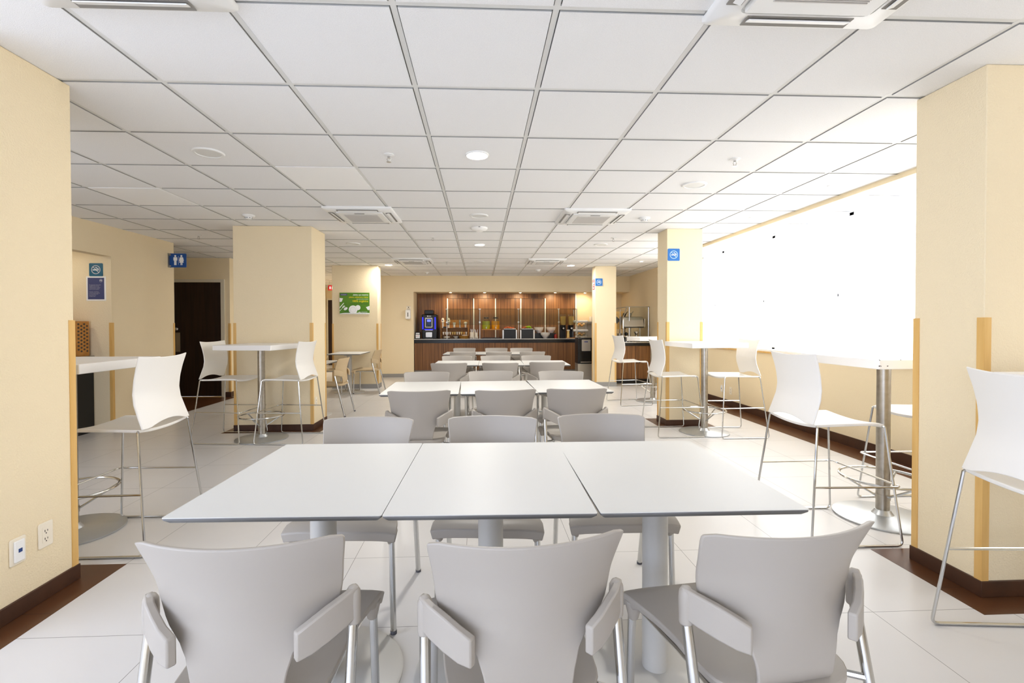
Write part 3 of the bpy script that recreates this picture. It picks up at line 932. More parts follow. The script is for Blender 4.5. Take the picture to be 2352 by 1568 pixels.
# projecting restroom sign
t = thing('restroom_sign', 'blue projecting restroom sign with white man and woman figures', 'sign', (-4.4, 6.92, 2.184))
MB().plate(rrect(.008, .235, -.098, .098, .012), -.006, .006).build('panel', 'sign navy', t)
m = MB()
for cx, w in ((.088, 0), (.172, 1)):
    m.plate(circ(cx, .063, .0135, 18), -.0068, -.006)
    if not w:
        m.plate(rrect(cx - .026, cx + .026, -.004, .046, .01), -.0068, -.006)
        m.plate(rrect(cx - .016, cx - .001, -.066, -.0045, .004), -.0068, -.006).plate(rrect(cx + .001, cx + .016, -.066, -.0045, .004), -.0068, -.006)
    else:
        m.plate([(cx - .014, .046), (cx - .024, .04), (cx - .033, -.005), (cx - .026, -.008), (cx - .018, .02), (cx - .03, -.032), (cx + .03, -.032), (cx + .018, .02), (cx + .026, -.008), (cx + .033, -.005), (cx + .024, .04), (cx + .014, .046)], -.0068, -.006)
        m.plate(rrect(cx - .013, cx - .002, -.066, -.03, .003), -.0068, -.006).plate(rrect(cx + .002, cx + .013, -.066, -.03, .003), -.0068, -.006)
m.box(.1285, .1315, -.0068, -.006, -.06, .06)
m.build('figures', 'sign white', t, smooth=0)
MB().box(.0, .004, -.03, .03, -.1, .1).box(0, .03, -.012, -.006, -.09, -.07).box(0, .03, -.012, -.006, .07, .09).build('bracket', 'dull steel', t, smooth=0)

# green poster
t = thing('poster', 'green poster with yellow Spanish lettering and white tableware on the far left pillar', 'poster', (-2.494, 9.52, 1.692))
W2, H2 = .292, .212
MB().box(-W2, W2, -.008, 0, -H2, H2).build('board', 'poster green', t, smooth=0)
m = MB()
y = -.0086
m.use(0).plate([(-W2, -H2), (W2, -H2), (W2, -H2 + .022), (.1, -H2 + .028), (-.2, -H2 + .024), (-W2, -H2 + .01)], y - .0003, -.008)
for cx, cz, r in ((-.03, -.125, .085), (.065, -.085, .05)):
    pts = [p for p in circ(cx, cz, r, 36) if p[1] > -H2 + .001]
    yy = y - (.0005 if r < .06 else .0001)
    m.use(0).plate(pts, yy, -.008)
    a, b_ = circ(cx, cz, r * .62, 36), circ(cx, cz, r * .58, 36)
    m.use(4).add([(p[0], yy - .0002, p[1]) for p in a] + [(p[0], yy - .0002, p[1]) for p in b_], [(k, (k + 1) % 36, 36 + (k + 1) % 36, 36 + k) for k in range(36)])
m.use(0).plate([(-W2, .11), (-.225, .1), (-.25, .035), (-.272, .028), (-W2, .034)], y, -.008)
m.plate([(W2, -.05), (W2, -.13), (.262, -.135), (.222, -.075)], y, -.008)
m.plate([(-W2, -.075), (-.215, .012), (-.205, .005), (-.225, -.02), (-W2, -.098)], y, -.008)
m.plate([(-W2, -.14), (-.245, -.1), (-.238, -.07), (-.2, -.035), (-.195, -.04), (-.215, -.065), (-.188, -.05), (-.183, -.057), (-.205, -.078), (-.23, -.09), (-W2, -.155)], y, -.008)
m.plate([(-.175 + .038 * math.cos(q) * .9 + .015 * math.sin(q), -.105 + .03 * math.sin(q)) for q in [2 * PI * k / 20 for k in range(20)]], y, -.008)
m.use(3).plate(rrect(-.278, -.142, .156, .192, .012), y, -.008)
m.use(0).text('city express', -.21, .168, .02, y - .0004)
m.use(0).text('¿Sabías que nuestros', .268, .158, .036, y, 'RIGHT', bold=.0006)
m.use(1).text('platos, cubiertos y vasos', .268, .112, .038, y, 'RIGHT', bold=.0008)
m.use(0).text('están fabricados de materia', .268, .078, .021, y, 'RIGHT')
m.use(1).text('100% orgánica', .268, .028, .054, y, 'RIGHT', bold=.001)
m.use(2).text('y tardan sólo de 60 a 180 días en degradarse?', .268, -.014, .0195, y, 'RIGHT', bold=.0003)
m.use(2).text('con la tierra', -.13, -.145, .017, y - .0012).text('nuestra naturaleza', -.15, -.178, .019, y - .0012, bold=.0004)
m.use(2).text('Por un mundo mejor, utiliza responsablemente estos productos y ayúdanos a cuidarlo', .005, -H2 + .007, .0125, y - .0012)
m.use(0).text('Empresa comprometida', .19, -.168, .012, y).text('con el medio ambiente', .19, -.182, .012, y)
m.plate(circ(.088, -.172, .009, 12), y, -.008).plate([(.105, -.162), (.118, -.172), (.105, -.182)], y, -.008)
m.build('print', ['sign white', 'poster yellow', 'poster dark', 'poster navy', 'poster grey'], t, smooth=0, fixn=False)

# red sign on the side of the far right pillar
t = thing('red_sign', 'narrow red sign with white marks on the side face of the far right pillar', 'sign', (2.328, 9.66, 2.08), R(-90))
MB().box(-.085, .085, -.004, 0, -.1, .1).build('panel', 'sign red', t, smooth=0)
m = MB()
m.box(-.06, .06, -.0046, -.004, .07, .082).box(-.06, -.02, -.0046, -.004, -.02, .05).box(.01, .06, -.0046, -.004, .01, .05).box(.01, .06, -.0046, -.004, -.03, -.015).box(-.06, .06, -.0046, -.004, -.085, -.07).box(-.06, -.045, -.0046, -.004, -.06, -.03).box(0, .05, -.0046, -.004, -.06, -.048)
m.build('marks', 'sign white', t, smooth=0)
t = thing('exit_sign', 'dark red hanging sign far away in the corridor behind the wide left pillar', 'sign', (-3.98, 13.0, 2.27))
MB().box(-.13, .13, -.012, .012, -.07, .07).build('panel', 'sign red', t, smooth=0)
MB().cyl((-.1, 0, .07), (-.1, 0, .1765), .004, n=8).cyl((.1, 0, .07), (.1, 0, .1765), .004, n=8).build('hanger', 'dull steel', t)
MB().box(-.09, -.06, -.0135, -.012, -.035, .035).box(-.03, .0, -.0135, -.012, -.035, .035).build('marks', 'sign white', t, smooth=0)


# sockets
def socket(name, label, loc, rz, kind, group='wall sockets'):
    t = thing(name, label, 'socket', loc, rz, group)
    MB().plate(rrect(-.036, .036, -.058, .058, .008), -.006, 0).build('cover_plate', 'outlet plate', t, bevel=.002)
    if kind == 'power':
        i = MB().plate(rrect(-.018, .018, -.036, .036, .002), -.0075, -.006).build('insert', 'outlet plate', t, bevel=.0006)
        m = MB()
        for cz in (.017, -.019):
            m.box(-.0085, -.0055, -.0082, -.0075, cz - .004, cz + .006).box(.005, .0075, -.0082, -.0075, cz - .003, cz + .005)
            m.plate(circ(-.001, cz - .01, .003, 10), -.0082, -.0075)
        m.build('slots', 'slot', i, smooth=0)
    else:
        MB().plate(rrect(-.022, .022, -.046, .046, .003), -.014, -.006).build('insert', 'white plastic', t, bevel=.002)
        MB().box(-.007, .009, -.0155, -.014, -.006, .01).build('port', 'blue plastic', t, smooth=0)
socket('wall_socket', 'cream double power socket on the near left pillar', (-2.017, 2.270, .301), R(90), 'power')
socket('data_socket', 'white data socket with a blue port on the near left pillar', (-2.017, 2.138, .288), R(90), 'data')
socket('wall_socket', 'power socket on the side of the wide left pillar', (-2.015, 5.87, .331), R(90), 'power')
socket('wall_socket', 'power socket low on the window wall behind a stool leg', (3.8, 7.02, .25), R(-90), 'power')
socket('data_socket', 'data socket with a dark port low on the window wall', (3.8, 7.28, .25), R(-90), 'data')
# ------------------------------------------------------------------ alcove at the left with wooden rack
t = thing('side_counter', 'black cabinet with a thin steel-edged top in the left alcove', 'cabinet', (-5.1, 5.48, 0))
MB().box(-.5, .49, -.36, .37, 0, .885).build('body', 'black plastic', t, smooth=0)
MB().box(-.51, .5, -.37, .375, .885, .907).build('top', 'dull steel', t, smooth=0)
t = thing('wooden_organizer', 'orange wooden organizer with a perforated side on the black cabinet', 'organizer', (-4.63, 5.64, .907))
p = MB().box(-.014, .0, 0, .18, 0, .41).build('perforated_panel', 'rack wood', t, bevel=.003)
m = MB()
for c_ in range(4):
    for r_ in range(8):
        m.xplate([(.03 + c_ * .04 + .014 * math.cos(q), .375 - r_ * .042 - (.021 if c_ % 2 else 0) + .0115 * math.sin(q)) for q in [2 * PI * k / 14 for k in range(14)]], -.001, .0012)
m.build('holes', 'slot', p, smooth=0)
m = MB().box(-.30, -.014, .168, .18, 0, .41).box(-.30, -.285, 0, .168, 0, .41)
for z in (.0, .1, .2, .3, .398): m.box(-.285, -.014, .0, .168, z, z + .012)
m.build('shelves', 'rack wood', t, smooth=0)
t = thing('small_bowl', 'small white bowl in the lowest shelf of the wooden organizer', 'bowl', (-4.70, 5.70, .919))
MB().lathe([(.001, 0), (.025, 0), (.045, .05), (.04, .05), (.02, .006), (.001, .006)], n=20, caps=False).build('bowl', 'porcelain', t)
t = thing('recessed_spotlight', 'added spotlight brightening the left alcove, hidden above its opening', 'spotlight', (-4.95, 5.35, 2.25))
MB().lathe([(.045, 0), (.045, -.004), (.032, -.007), (.03, -.002)], n=24, caps=False).build('rim', 'unit plastic', t)
MB().lathe([(.03, -.0025), (.001, -.006)], n=20).build('bulb', 'lamp glow', t)
lamp('AREA', (-4.95, 5.35, 2.235), LAMP_W * .16, (1, .9, .72), .08)  # unseen lamp added to lighten the alcove wall

# ------------------------------------------------------------------ buffet alcove
AY = 12.2
t = thing('wood_paneling', 'walnut wall panelling with thin vertical metal strips behind the buffet', 'paneling', (0, AY, 0))
MB().box(-1.61, -.842, -.05, 0, .9, 2.055).box(1.666, 2.448, -.05, 0, .9, 2.055).box(-.842, 1.666, -.05, 0, 1.938, 2.055).build('outer_panel', 'walnut', t, smooth=0)
xs = [-.842, -.174, .384, 1.035, 1.666]
for a, b_ in zip(xs, xs[1:]):
    MB().box(a + .004, b_ - .004, -.022, 0, .9, 1.936).build('inset_panel', 'walnut', t, smooth=0)
for x in xs:
    MB().box(x - .014, x + .014, -.055, -.02, .9, 1.936).build('metal_strip', 'white paint', t, smooth=0)
MB().box(2.448, 2.475, -.055, 0, .9, 2.055).build('end_strip', 'white paint', t, smooth=0)

t = thing('buffet_counter', 'long walnut buffet counter with a black top along the back wall', 'counter', (0, 11.55, 0))
MB().box(-1.605, 2.33, .012, .55, .16, .82).build('front', 'walnut front', t, smooth=0)
MB().box(-1.605, 2.33, .06, .55, 0, .16).build('plinth', 'grey baseboard', t, smooth=0)
tp = MB().box(-1.608, 2.78, 0, .585, .82, .917).build('worktop', 'black stone', t, smooth=0)
MB().box(-1.608, 2.39, -.006, .0, .903, .92).build('steel_edge', 'dull steel', tp, smooth=0)
MB().box(2.33, 2.42, .005, .55, 0, .82).build('end_panel', 'black plastic', t, smooth=0)
CT = .917
# warm spotlights in the soffit
sp = None
for x, y, l in [(-.732, 11.70, 'spotlight in the alcove ceiling above the cup rack'), (.101, 11.70, 'dim spotlight in the alcove ceiling above the juice jars'), (.987, 11.737, 'spotlight in the alcove ceiling above the second black chiller box'),
                (1.857, 11.731, 'spotlight in the alcove ceiling above the glass bowls'), (2.62, 11.80, 'bright spotlight in the alcove ceiling beside the far right pillar')]:
    if sp is None:
        sp = thing('alcove_spotlight', l, 'spotlight', (x, y, 2.06), 0, 'spotlights over the buffet')
        MB().lathe([(.048, 0), (.048, -.005), (.034, -.008), (.03, -.002)], n=24, caps=False).build('rim', 'unit plastic', sp)
        MB().lathe([(.034, -.0025), (.001, -.012)], n=20).build('bulb', 'spot glow', sp)
    else: dup(sp, (x, y, 2.06), 0, l)
    lamp('SPOT', (x, y, 2.045), SPOT_W * (.8 if x != .101 else 1.1), (1, .76, .46), .03, 120, (x, y + .4, 1.55), .8)

# glass sneeze guard
t = thing('sneeze_guard', 'glass sneeze guard on thin steel posts over the buffet', 'sneeze guard', (0, 11.63, CT))
for x in (-.824, -.018, .932, 1.933, 2.385):
    p = MB().tube([(x, 0, 0), (x, 0, .40), (x, .03, .73)], .011, 10).build('post', 'steel', t)
    MB().box(x - .02, x + .02, -.012, .014, .39, .42).box(x - .025, x + .025, .02, .045, .72, .738).build('clamp', 'steel', p, smooth=0)
G = [[(-.85, -.012, .34), (-.85, .022, .732)], [(2.39, -.012, .34), (2.39, .022, .732)]]
MB().shell(G, lambda p: (p[0], p[1] - .006, p[2])).build('front_glass', 'clear glass', t, smooth=0)
MB().box(-.85, 2.39, .03, .42, .735, .741).build('top_glass', 'clear glass', t, smooth=0)
MB().tube([(2.385, .03, .733), (2.385, .42, .733)], .012, 8).tube([(2.385, .42, .733), (2.385, .42, .40)], .012, 8).build('end_frame', 'steel', t)

# coffee machine
t = thing('coffee_machine', 'tall black coffee machine with blue side lights and a silver keypad', 'coffee machine', (-1.25, 11.82, CT))
MB().box(-.185, .185, -.18, .2, 0, .60).build('body', 'black plastic', t, bevel=.02)
MB().box(-.13, .09, -.1, .16, .60, .71).build('bean_hopper', 'black plastic', t, bevel=.015)
p = MB().plate(rrect(-.105, .075, .28, .52, .02), -.192, -.18).build('keypad_panel', 'dull steel', t)
MB().plate(rrect(-.085, .055, .30, .49, .01), -.195, -.192).build('keypad_glass', 'black plastic', p)
MB().box(-.055, .035, -.197, -.195, .42, .475).build('screen', 'blue screen', p, smooth=0)
m = MB()
for k in range(4):
    for q in range(2): m.box(-.07 + q * .072, -.025 + q * .072, -.197, -.195, .31 + k * .024, .322 + k * .024)
m.box(-.02, -.0, -.197, -.195, .34, .41)
m.build('keys', 'blue plastic', p, smooth=0)
for s in (-1, 1):
    MB().box(s * .15 - .012 - .01, s * .15 + .012 - .01, -.186, -.179, .24, .53).build('light_strip', 'blue light', t, smooth=0)
MB().box(-.12, .09, -.186, -.18, .225, .24).build('lower_light_strip', 'blue light', t, smooth=0)
MB().box(-.1, .08, -.2, -.18, .2, .22).build('drip_lip', 'dull steel', t, bevel=.004)
MB().plate(rrect(-.09, .07, .04, .17, .02), -.21, -.178).build('cup_niche', 'steel', t, bevel=.006)
m = MB().box(-.055, -.03, -.1832, -.18, .545, .572).box(-.02, .045, -.1832, -.18, .553, .564)
m.build('emblem', 'sign white', t, smooth=0, fixn=False)
MB().box(-.1, .08, -.23, -.18, 0, .035).build('drip_tray', 'black plastic', t, bevel=.004)
t = thing('card_holder', 'small dark box with a white card left of the coffee machine', 'box', (-1.535, 11.70, CT))
MB().box(-.06, .06, -.05, .06, 0, .17).build('box', 'black plastic', t, bevel=.006)
MB().box(-.05, .05, -.053, -.05, .02, .11).box(-.045, .045, -.053, -.05, .125, .15).build('card', 'sign white', t, smooth=0)
MB().plate(circ(-.022, .075, .01, 10), -.055, -.053).plate(circ(.012, .078, .009, 10), -.055, -.053).build('card_picture', 'sign red', t, smooth=0)

# soap dispenser on the wall with blue glow
t = thing('sanitizer_dispenser', 'white sanitizer dispenser on the wall left of the buffet', 'dispenser', (-1.74, 11.52, 1.41))
MB().plate(rrect(-.058, .058, 0, .21, .015), -.09, 0).build('body', 'white plastic', t, bevel=.006)
MB().box(-.03, .03, -.08, -.02, -.012, 0).build('nozzle', 'vent grey', t, smooth=0)
MB().box(-.01, .01, -.093, -.09, .05, .15).build('window', 'vent dark', t, smooth=0)
t = thing('wall_label', 'small framed label above the white sanitizer dispenser', 'label', (-1.735, 11.52, 1.672))
MB().box(-.055, .055, -.004, 0, -.05, .045).build('plate', 'outlet plate', t, smooth=0)
MB().plate(circ(0, .012, .014, 14), -.0046, -.004).box(-.035, .035, -.0046, -.004, -.03, -.022).box(-.05, .05, -.0046, -.004, -.046, -.043).box(-.05, .05, -.0046, -.004, .038, .041).build('print', 'slot', t, smooth=0)

# condiment and cup rack
t = thing('cup_rack', 'wooden cup and condiment rack with shelves beside the coffee machine', 'rack', (-.65, 11.95, CT))
MB().box(-.335, .335, .09, .1, 0, .47).build('back_board', 'rack wood', t, smooth=0)
for s in (-1, 1): MB().box(s * .34 - .006, s * .34 + .006, -.1, .1, 0, .47).build('side_board', 'rack wood', t, smooth=0)
for z in (.09, .21, .26): MB().box(-.335, .335, -.1, .09, z, z + .008).build('shelf', 'walnut', t, smooth=0)
m = MB().box(-.04, .335, -.07, .09, .268, .275).box(-.3, -.2, -.07, .09, .268, .30)
m.build('lid_tray', 'black plastic', t, smooth=0)
cups = None
def put(name, label, cat, loc, parts, group=None, rz=0):
    t = thing(name, label, cat, loc, rz, group)
    for nm, mb, m, bv in parts: mb.build(nm, m, t, bevel=bv)
    return t
def stack(h, r0, r1, n=9):
    P = []
    for k in range(n):
        z = h * k / n
        P += [(r0 + (r1 - r0) * (z / h), z), (r0 + (r1 - r0) * (z / h) + .003, z + h / n * .9)]
    P += [(r1 * .9, h), (.001, h)]
    return MB().lathe([(.001, 0)] + P, n=20, caps=False)
SH = 11.90
put('cup_stack', 'tall white paper cup stack with a dark badge at the left of the cup rack', 'cups', (-.945, SH, CT + .268), [('stack', MB().lathe([(.001, 0), (.022, 0), (.025, .14), (.043, .145), (.035, .22), (.025, .245), (.001, .25)], n=20, caps=False), 'porcelain', 0), ('badge', MB().blob((0, -.036, .185), (.018, .005, .018)), 'poster navy', 0)], 'cup stacks on the rack')
put('cup_stack', 'white paper cup stack behind the first glass guard post', 'cups', (-.80, SH, CT + .268), [('stack', MB().lathe([(.001, 0), (.022, 0), (.025, .14), (.043, .145), (.035, .22), (.025, .245), (.001, .25)], n=20, caps=False), 'porcelain', 0), ('badge', MB().blob((-.012, -.034, .09), (.018, .014, .016)).blob((0, -.036, .185), (.016, .005, .016)), 'poster navy', 0)], 'cup stacks on the rack')
put('cup_stack', 'short white lid stack in the middle of the cup rack', 'cups', (-.66, SH, CT + .275), [('stack', stack(.13, .022, .04), 'porcelain', 0)], 'cup stacks on the rack')
put('cup_stack', 'silver cup stack in the middle of the cup rack', 'cups', (-.52, SH, CT + .275), [('stack', MB().lathe([(.001, 0), (.02, 0), (.023, .12), (.027, .13), (.022, .19), (.001, .2)], n=20, caps=False), 'steel', 0)], 'cup stacks on the rack')
put('cup_stack', 'white cup stack with a napkin on top at the right of the cup rack', 'cups', (-.375, SH, CT + .275), [('stack', stack(.11, .02, .032), 'porcelain', 0), ('napkin', MB().lathe([(.001, .11), (.05, .105), (.045, .13), (.02, .145), (.001, .147)], n=9, caps=False), 'porcelain', 0)], 'cup stacks on the rack')
names = ['clear glass', 'clear glass', 'clear glass', 'porcelain', 'yellow cup', 'yellow cup', 'porcelain', 'porcelain', 'yellow cup', 'bread', 'porcelain']
ords = ['first', 'second', 'third', 'fourth', 'fifth', 'sixth', 'seventh', 'eighth', 'ninth', 'tenth', 'eleventh']
for k, nm in enumerate(names):
    put('small_cup', 'small cup on the middle shelf of the cup rack, %s from the left' % ords[k], 'cup', (-.93 + k * .057, 11.90, CT + .098),
        [('cup', MB().lathe([(.001, 0), (.013, 0), (.024, .07), (.021, .07), (.011, .006), (.001, .006)], n=16, caps=False), 'porcelain' if nm == 'clear glass' else nm, 0)], 'small cups on the rack shelf')
put('plate_stack', 'stack of white plates on the bottom shelf of the cup rack, at the left', 'plates', (-.85, 11.93, CT), [('plates', MB().lathe([(.001, 0), (.06, 0), (.09, .016), (.07, .02), (.088, .03), (.07, .034), (.086, .045), (.07, .06), (.001, .06)], n=24, caps=False), 'porcelain', 0)])
put('bowl_stack', 'stack of white bowls on the bottom shelf of the cup rack, in the middle', 'bowls', (-.61, 11.93, CT), [('bowls', MB().lathe([(.001, 0), (.045, 0), (.075, .05), (.078, .06), (.07, .06), (.04, .01), (.001, .01)], n=24, caps=False), 'porcelain', 0)])
put('wicker_basket', 'low brown wicker basket in front of the cup rack', 'basket', (-.42, 11.76, CT), [('basket', MB().lathe([(.001, 0), (.1, 0), (.13, .075), (.12, .075), (.09, .01), (.001, .01)], n=24, caps=False), 'wicker', 0)])
put('bowl', 'white bowl standing in the brown wicker basket', 'bowl', (-.40, 11.76, CT + .012), [('bowl', MB().lathe([(.001, 0), (.03, 0), (.075, .08), (.07, .08), (.026, .008), (.001, .008)], n=24, caps=False), 'porcelain', 0)])
# cutlery holders
t = thing('cutlery_holder', 'white cutlery holder full of clear plastic cutlery left of the second glass guard post', 'cutlery holder', (-.165, 11.86, CT))
MB().box(-.1, .1, -.06, .06, 0, .02).build('rack_base', 'clear plastic', t, smooth=0)
m = MB()
for k in range(9): m.box(-.1 + k * .024, -.09 + k * .024, -.062, -.058, .0, .055)
m.build('rack_bars', 'porcelain', t, smooth=0)
MB().lathe([(.001, .02), (.052, .02), (.055, .16), (.05, .16), (.046, .03), (.001, .03)], (-.05, 0, 0), 20, caps=False).build('pot', 'porcelain', t)
MB().lathe([(.001, .02), (.036, .02), (.038, .15), (.034, .15), (.03, .03), (.001, .03)], (.055, 0, 0), 20, caps=False).build('pot', 'porcelain', t)
m = MB(); random.seed(5)
for k in range(16):
    cx = -.05 if k < 9 else .055
    a, b_ = random.uniform(-.025, .025), random.uniform(-.02, .02)
    m.tube([(cx + a * .5, b_ * .5, .04), (cx + a * 1.6, b_ * 1.6, random.uniform(.2, .245))], [.003, .006], 6)
m.build('cutlery', 'poster grey', t)

# juice jars on a wooden stand
t = thing('jar_stand', 'low wooden stand carrying two juice jars', 'stand', (.265, 11.9, CT))
MB().box(-.235, .235, -.1, .1, .215, .235).build('shelf', 'rack wood', t, smooth=0)
MB().box(-.2, -.17, -.08, .08, 0, .215).box(.16, .19, -.08, .08, 0, .215).build('support', 'walnut', t, smooth=0)
MB().box(-.235, .235, -.1, .12, 0, .02).build('tray', 'black plastic', t, smooth=0)
for x, mt, l in ((.14, 'lime juice', 'glass jar of yellow-green juice on the wooden stand'), (.375, 'orange juice', 'glass jar of orange juice on the wooden stand')):
    t = thing('juice_jar', l, 'juice jar', (x, 11.9, CT + .235), 0, 'juice jars on the stand')
    MB().lathe([(.001, 0), (.096, 0), (.103, .02), (.103, .205), (.08, .24), (.064, .252), (.064, .27), (.001, .272)], n=28, caps=False).build('glass', 'clear plastic', t)
    MB().lathe([(.001, .004), (.092, .004), (.1, .02), (.1, .2), (.001, .202)], n=28, caps=False).build('juice', mt, t)
    MB().lathe([(.001, .268), (.062, .268), (.064, .285), (.055, .295), (.001, .297)], n=24, caps=False).build('lid', 'black plastic', t)
    MB().tube([(0, -.09, .04), (0, -.12, .04), (0, -.125, .015)], .009, 8).tube([(0, -.11, .04), (0, -.11, .065)], .006, 8).build('tap', 'steel', t)

# black chiller boxes with fruit
for x, l, fr in ((.72, 'black cold box with steel sides holding papaya slices', 0), (1.155, 'black cold box with steel sides holding fruit and green apples', 1)):
    t = thing('cold_box', l, 'cold box', (x, 11.8, CT), 0, 'black cold boxes on the buffet')
    MB().box(-.148, .148, -.14, .16, 0, .23).build('body', 'black plastic', t, bevel=.004)
    for s in (-1, 1): MB().box(s * .165 - .017, s * .165 + .017, -.145, .165, 0, .215).build('side_panel', 'steel', t, bevel=.002)
    MB().box(-.15, .15, -.13, .15, .23, .247).build('tray', 'steel', t, bevel=.003)
    random.seed(11 + fr)
    for k in range(16):
        cx, cy_ = random.uniform(-.11, .1), random.uniform(-.1, .12)
        if fr and cx > -.02: mt, nm, d_ = 'apple green', 'green_apple', (.028, .028, .026)
        else: mt, nm, d_ = random.choice(['melon', 'papaya']), 'papaya_slice', (.042, .022, .016)
        o = MB().blob((0, 0, 0), d_, random.uniform(0, 3), 8).build(nm, mt)
        o.location = (x + cx, 11.8 + cy_, CT + .245 + d_[2] * .9 + random.uniform(0, .022) * (1 if abs(cx) < .08 else .2))
        tag(o, ('green apple in the second cold box' if nm == 'green_apple' else 'papaya slice in the %s cold box' % ('second' if fr else 'first')), 'fruit', ('green apples in the second cold box' if nm == 'green_apple' else 'papaya slices in the %s cold box' % ('second' if fr else 'first')))
# bowls
for x, y, z, mt, l in ((1.47, 11.90, .13, 'yogurt', 'clear bowl of pale food, back left of three'), (1.78, 11.90, .13, 'pink yogurt', 'clear bowl of pink food, back right of three'), (1.61, 11.74, 0, 'yogurt', 'clear bowl of pale food in front, lowest of three')):
    t = thing('glass_bowl', l, 'bowl', (x, y, CT + z), 0, 'clear bowls on the buffet')
    MB().lathe([(.001, 0), (.05, 0), (.11, .09), (.125, .15), (.12, .15), (.104, .09), (.046, .006), (.001, .006)], n=28, caps=False).build('bowl', 'frosted plastic', t)
    MB().lathe([(.001, .008), (.045, .008), (.098, .085), (.08, .092), (.001, .096)], n=24, caps=False).build('food', mt, t)
t = thing('bowl_riser', 'dark riser under the two back bowls', 'riser', (1.625, 11.92, CT))
MB().box(-.26, .26, -.07, .07, 0, .13).build('block', 'black plastic', t, bevel=.004)
t = thing('sauce_jar', 'small jar of red sauce beside the bowls', 'jar', (1.87, 11.74, CT))
MB().lathe([(.001, 0), (.036, 0), (.04, .06), (.034, .085), (.001, .087)], n=18, caps=False).build('jar', 'red sauce', t)
MB().lathe([(.001, .085), (.034, .085), (.034, .1), (.001, .101)], n=18, caps=False).build('lid', 'sign red', t)
# cereal dispensers
for x, l in ((2.09, 'clear cereal dispenser on a dark stand behind a steel post'), (2.295, 'clear cereal dispenser on a dark stand, right one')):
    t = thing('cereal_dispenser', l, 'cereal dispenser', (x, 11.92, CT), 0, 'cereal dispensers')
    MB().box(-.08, .08, -.06, .06, 0, .02).box(-.08, .08, .045, .06, 0, .33).build('stand', 'black plastic', t, bevel=.004)
    MB().lathe([(.001, .33), (.055, .33), (.07, .36), (.075, .58), (.001, .58)], n=24, caps=False).build('canister', 'clear plastic', t)
    MB().lathe([(.001, .335), (.05, .335), (.064, .362), (.069, .55), (.001, .555)], n=24, caps=False).build('cereal', 'cereal', t)
    MB().lathe([(.001, .2), (.03, .2), (.05, .27), (.056, .33), (.001, .33)], n=20, caps=False).build('valve', 'black plastic', t)
    MB().lathe([(.001, .58), (.077, .58), (.077, .6), (.03, .61), (.001, .61)], n=24, caps=False).build('lid', 'clear plastic', t)
    MB().cyl((0, -.04, .25), (0, -.075, .25), .02, n=12).build('knob', 'steel', t)
t = thing('tall_jar', 'slim jar with a white lid between the cereal dispensers', 'jar', (2.192, 11.76, CT))
MB().lathe([(.001, 0), (.035, 0), (.032, .1), (.026, .15), (.03, .19), (.001, .19)], n=18, caps=False).build('jar', 'yellow cup', t)
MB().lathe([(.001, .19), (.038, .19), (.04, .21), (.001, .215)], n=18, caps=False).build('lid', 'porcelain', t)
t = thing('serving_board', 'small wooden board on the buffet below the cereal dispensers', 'board', (2.24, 11.66, CT))
MB().box(-.12, .12, -.025, .03, 0, .018).build('board', 'rack wood', t, bevel=.003)
# bread baskets on a two-tier stand
t = thing('basket_stand', 'wire stand for two bread bins at the end of the buffet', 'stand', (2.52, 11.86, CT))
m = MB()
for s in (-1, 1): m.tube([(s * .17, .1, 0), (s * .17, .1, .43)], .006, 8).tube([(s * .17, .1, .05), (s * .17, -.1, .05)], .005, 8).tube([(s * .17, .1, .28), (s * .17, -.1, .28)], .005, 8)
m.tube([(-.17, .1, .43), (.17, .1, .43)], .006, 8).tube([(-.17, .1, 0), (.17, .1, 0)], .006, 8)
m.build('frame', 'steel', t)
random.seed(21)
for z, l in ((.056, 'lower'), (.286, 'upper')):
    t = thing('bread_bin', 'clear bread bin with a white cloth rim, %s of two on the wire stand' % l, 'bread bin', (2.52, 11.86, CT + z), 0, 'bread bins')
    a = rrect(-.11, .11, -.07, .07, .03)
    b_ = rrect(-.16, .16, -.1, .1, .04)
    n = len(a)
    MB().add([(x, y, 0) for x, y in a] + [(x, y, .12) for x, y in b_], [tuple(range(n))[::-1]] + [(k, (k + 1) % n, n + (k + 1) % n, n + k) for k in range(n)]).build('bin', 'clear plastic', t)
    m = MB()
    for k in range(n):
        pass
    pts = [(x, y, .138) for x, y in b_]
    m.tube(pts, .03, 8, closed=True)
    m.build('cloth_rim', 'white plastic', t)
    for k in range(7):
        x, y, s_ = -.1 + .2 * (k % 4) / 3, -.045 + .075 * (k // 4), random.uniform(.9, 1.1)
        o = MB().blob((0, 0, 0), (.042 * s_, .034 * s_, .03), random.uniform(0, 3), 10).build('bread_roll', 'bread' if k % 3 else 'white bread')
        o.location = (2.52 + x * .78, 11.86 + y * .8, CT + z + .03 + .03 * (k % 2))
        tag(o, 'bread roll inside the %s clear bread bin' % l, 'bread roll', 'bread rolls in the %s bin' % l)
# small wall shelf, box and jug at the right end of the alcove
t = thing('wall_shelf', 'short grey shelf on the cream alcove wall beside the far right pillar', 'shelf', (2.93, AY, 1.29))
MB().box(-.22, .22, -.2, 0, 0, .045).build('board', 'dull steel', t, smooth=0)
t = thing('jug', 'pale jug on the short grey shelf', 'jug', (2.84, AY - .1, 1.335))
MB().lathe([(.001, 0), (.04, 0), (.045, .09), (.04, .13), (.001, .131)], n=18, caps=False).build('body', 'porcelain', t)
MB().tube(arc_path([(.04, 0, .03), (.075, 0, .04), (.075, 0, .1), (.038, 0, .11)], .02, 4), .006, 8).build('handle', 'porcelain', t)
t = thing('paper_dispenser', 'pale box standing on the short grey shelf', 'box', (3.02, AY - .1, 1.335))
MB().box(-.07, .07, -.07, .08, 0, .26).build('body', 'outlet plate', t, bevel=.006)
MB().box(-.03, .03, -.073, -.07, .05, .2).build('slot', 'dull steel', t, smooth=0)
